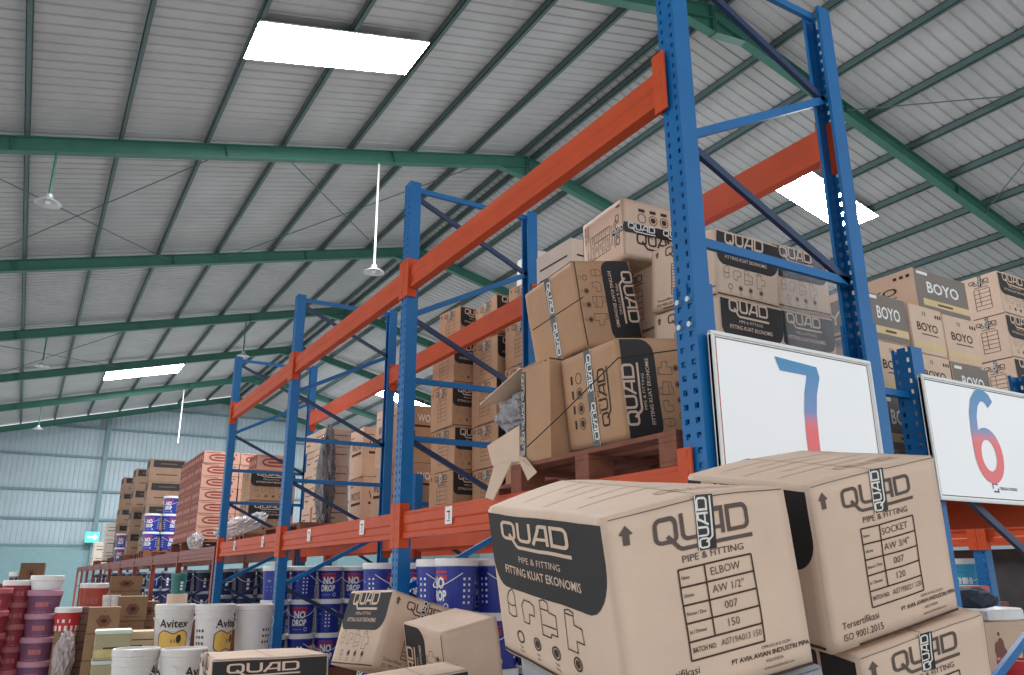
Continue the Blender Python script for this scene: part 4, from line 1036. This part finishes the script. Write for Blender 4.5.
for q, px in enumerate((108, 116)):
    p = atR(px, 595, 8.3); pail(p.x, p.y, p.z - .10, .04, .10, 'plain', WHT, WHT, 'small white can, %s of the pair on the rosette cartons' % ('first', 'second')[q], 'pair of small white cans', handle=False, name='paint_can', cat='can')
p = atR(112, 605.5, 8.3); carton((.20, .18, p.z - .012), (p.x, p.y, 0), (0, 0, face(p)), 'tall plain carton under the two small white cans', styles=dict(front='G'))
def pile(px, py, R, w, d, h, n, st, lab, body=KD, rz=0., info=None):
    p = atR(px, py, R); u = Vector((math.sin(YAW), math.cos(YAW)))
    for k in range(n):
        zb = p.z - (k + 1) * h
        carton((w, d, h - .003), (p.x + random.uniform(-.008, .008), p.y + d / 2, zb), (0, 0, face(p) * .6 + rz + random.uniform(-.03, .03)), '%s carton of the %s' % (('topmost', 'second', 'third', 'fourth', 'fifth', 'sixth')[k], lab) if n > 1 else lab, None, styles=dict(front=st, left=st, right=st, back=st), body=body)
    zb = p.z - n * h
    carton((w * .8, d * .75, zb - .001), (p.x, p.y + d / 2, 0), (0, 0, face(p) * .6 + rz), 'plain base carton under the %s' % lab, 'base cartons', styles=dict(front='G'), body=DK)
pile(107, 607, 7.5, .235, .26, .20, 3, 'O', 'rosette carton pile before the olive-labelled boxes', DK)
pile(135, 596, 8.0, .23, .26, .205, 3, 'O', 'rosette carton pile in the middle of the floor stacks', DK)
pile(128, 575.5, 9.6, .30, .28, .155, 2, 'O', 'carton pair farthest back among the floor stacks', DK)
pile(152, 601, 8.1, .15, .24, .16, 3, 'O', 'narrow carton pile next to the white pail with full name', DK)
pile(83, 607, 7.9, .15, .25, .14, 5, 'G', 'brown carton pile beside the red and white pail', mat('brown_board', (122, 92, 80), .75, var=.1))
pile(146, 631, 6.9, .22, .26, .16, 2, 'G', 'flat pale cartons between the olive-labelled boxes and the white pails', mat('buff_board', (214, 190, 158), .7, var=.05))
# boxes with an olive label and a white lid
OL = mat('olive_box_board', (176, 166, 132), .7, var=.06)
p = atR(116, 630, 6.6)
for k in range(3):
    o = empty('lidded_box', (p.x, p.y + .13, p.z - .20 * (k + 1)), face(p) * .6); tag(o, '%s olive-labelled box with pale lid by the low white pails' % ('topmost', 'second', 'third')[k], 'box', 'olive-labelled boxes')
    b = MB(); b.box(-.115, -.11, 0, .115, .11, .172); b.build('box_body', OL, o, bevel=.006); b = MB(); b.box(-.12, -.115, .172, .12, .115, .198); b.build('lid', mat('pale_green_lid', (214, 222, 206), .45, var=.03), o, bevel=.005)
    i_ = Ink(); fm = lambda u, v, of: Vector((u, -.11 - of, v)); i_.rect(fm, -.11, .02, .11, .07, 0); i_.rect(fm, -.06, .075, .10, .085, 1, .0012); i_.build('label', [OLIVE, DARKINK], o)
carton((.23, .22, p.z - .601), (p.x, p.y + .13, 0), (0, 0, face(p) * .6), 'plain base carton under the olive-labelled boxes', 'base cartons', styles=dict(front='G'), body=DK)
p = atR(66, 640, 7.7)
crumple('wrapped_bundle', (p.x, p.y, p.z - .14), (.075, .12, .20), 8, film('bundle_film', (190, 178, 178), .75, .3), 'clear-wrapped bundle below the red and white pail', 'bundle')
carton((.15, .24, p.z - .29), (p.x, p.y, 0), (0, 0, 0), 'plain base carton under the clear-wrapped bundle', 'base cartons', styles=dict(front='G'), body=DK)

# ------------------------------------------------------------------ under the number 6 sign
for q, (y, x) in enumerate(((3.98, 6.78), (4.27, 6.80), (4.56, 6.82), (4.85, 6.84))):
    pail(x, y, EYE - .24, .14, .34, 'band', CYAN, WHT, 'cyan and white pail, %s from the frame across the next aisle' % ordn[q], 'cyan pails', rz=-1.0)
crate(6.62, 3.8, 7.0, 5.02, EYE - .241, 'wooden crate under the cyan pails')
p = onY(968, 586, 3.0); carton((.22, .22, .22), (p.x + .1, p.y + .1, p.z - .22), (0, 0, -.4), 'crimson box in the gap beside the number 6 carton', styles=dict(front='O', left='O'), body=mat('crimson_board', (196, 96, 104), .6, var=.08))
carton((.24, .24, p.z - .221), (p.x + .1, p.y + .1, 0), (0, 0, -.4), 'plain base carton under the crimson box', 'base cartons', styles=dict(front='G'), body=DK)
p = onY(983, 623, 2.55)
carton((.55, .40, .42), (p.x + .28, p.y + .2, p.z - .42), (0, 0, R_(-2)), 'kraft carton with two brown rosettes under the white drum lid', styles=dict(front=None), body=mat('soft_kraft', (206, 178, 152), .75, var=.05))
rc = C.objects[-1] if False else [o for o in C.objects if o.get('label', '').startswith('kraft carton with two brown')][0]
i_ = Ink(); fm = lambda u, v, of: Vector((u, -.20 - of, v))
for c in (-.14, .10):
    for k in range(5): i_.disc(fm, c + .028 * math.cos(k * 1.256), .25 + .05 * math.sin(k * 1.256), .03, .045, 0, .001 + .0001 * k, 10)
    i_.rect(fm, c - .05, .14, c + .05, .15, 0); i_.disc(fm, c, .36, .012, .012, 0, .001, 8)
i_.build('lettering', [BRN], rc)
carton((.53, .38, p.z - .421), (p.x + .28, p.y + .2, 0), (0, 0, 0), 'plain base carton under the rosette-printed carton below the sign', 'base cartons', styles=dict(front='G'), body=DK)
o = empty('drum_lid', (p.x + .31, p.y + .30, p.z + .001)); tag(o, 'wide white drum lid with a clamp, on the rosette carton under the sign', 'drum lid')
b = MB(); b.lathe([(0, .04), (.27, .04), (.285, .06), (.305, .06), (.312, .05), (.312, .008), (.30, 0), (0, 0)], 40); b.build('rim', WHT, o)
b = MB(); b.box(-.21, -.275, .008, -.16, -.235, .054); b.build('clamp', GALV, o)
bm = bmesh.new(); bmesh.ops.create_icosphere(bm, subdivisions=3, radius=1)
for v in bm.verts:
    c = v.co.copy(); k = 1 + .2 * noise.noise(c * 3); v.co = Vector((c.x * .2 * k, c.y * .17 * k, max(c.z, -.55) * .075 * k))
me = bpy.data.meshes.new('net_bundle'); bm.to_mesh(me); bm.free(); me.materials.append(mat('dark_net', (40, 50, 66), .8, var=.4, vscale=60)); o = link('net_bundle', me); o.location = (p.x + .34, p.y + .30, p.z + .102)
tag(o, 'dark net bundle lying on the white drum lid', 'bundle')
p = onY(1015, 660, 2.3); pail(p.x + .05, p.y, p.z - .2, .10, .2, 'plain', REDL, REDL, 'small red pail low under the number 6 sign', handle=False)
carton((.2, .2, p.z - .201), (p.x + .05, p.y, 0), (0, 0, 0), 'plain base carton under the small red pail', 'base cartons', styles=dict(front='G'), body=DK)

# ------------------------------------------------------------------ hanging lamps and exit sign
LGREY = mat('lamp_shade_grey', (196, 200, 204), .35, metal=.3, var=.03)
def lamp(x, y, zl, lab, rod=None, shade=True):
    zt = zroof(x, -.13); o = empty('pendant_lamp', (x, y, zl)); tag(o, lab, 'lamp', 'pendant lamps')
    b = MB(); b.tube([(0, 0, .10 if shade else 0), (0, 0, zt - zl)], .022, 8); b.build('stem', rod or GREEN, o)
    if shade:
        b = MB(); b.lathe([(.03, .16), (.055, .15), (.06, .10), (.09, .07), (.20, .0), (.205, -.01), (.19, -.008), (.08, .055), (0, .07)], 24); b.build('lamp_shade', LGREY, o)
        b = MB(); b.lathe([(0, -.02), (.03, -.01), (.045, .02), (.03, .06), (0, .065)], 14); b.build('bulb', WHT, o)
ys = RAFT
for (px, py, R, rodm, sh, lab) in ((48, 203, ys[2], None, True, 'pendant lamp on a short dark stem under the second rafter, over the floor stacks'), (374, 272, ys[2], WHT, True, 'pendant lamp on a long white stem, above the second blue frame'),
                                  (42, 366, ys[4], None, True, 'pendant lamp on a dark stem, above the far skylight strip'), (178, 443, ys[6], WHT, False, 'long bare white stem hanging before the gable wall'),
                                  (243, 356, ys[4], None, True, 'pendant lamp on a dark stem, above the farthest tall blue frame'), (38, 429, ys[6], None, True, 'small pendant lamp right before the gable wall')):
    p = onY(px, py, R); lamp(p.x, p.y, p.z, lab, rodm, sh)
EXG = mat('exit_sign_green', (70, 180, 165), .5, var=.03, emit=.8)
o = empty('exit_sign', (2.80, 43.9, EYE + 1.50)); tag(o, 'small glowing green exit sign on the gable wall column', 'exit sign')
b = MB(); b.box(-.30, 0, .05, .30, .06, .55); b.build('panel', EXG, o)
i_ = Ink(); fm = lambda u, v, of: Vector((u, -of, v)); i_.ribbon(fm, [(-.2, .30), (.2, .30)], .09, 0); i_.ribbon(fm, [(.08, .42), (.2, .30), (.08, .18)], .06, 0); i_.build('lettering', [mat('exit_lettering', (225, 250, 240), .5, var=0, emit=.8)], o)
b = MB(); b.tube([(0, .03, .62), (0, .03, .9)], .012, 6); b.build('hanger', GALV, o)

# ------------------------------------------------------------------ light
W = bpy.data.worlds.new('world'); SC.world = W; W.use_nodes = True
bg = W.node_tree.nodes['Background']; bg.inputs['Color'].default_value = (.93, .965, 1.0, 1); bg.inputs['Strength'].default_value = .95
SC.view_settings.view_transform = 'Standard'; SC.view_settings.look = 'None'; SC.view_settings.gamma = 1; SC.view_settings.use_curve_mapping = False
SC.view_settings.exposure = .55
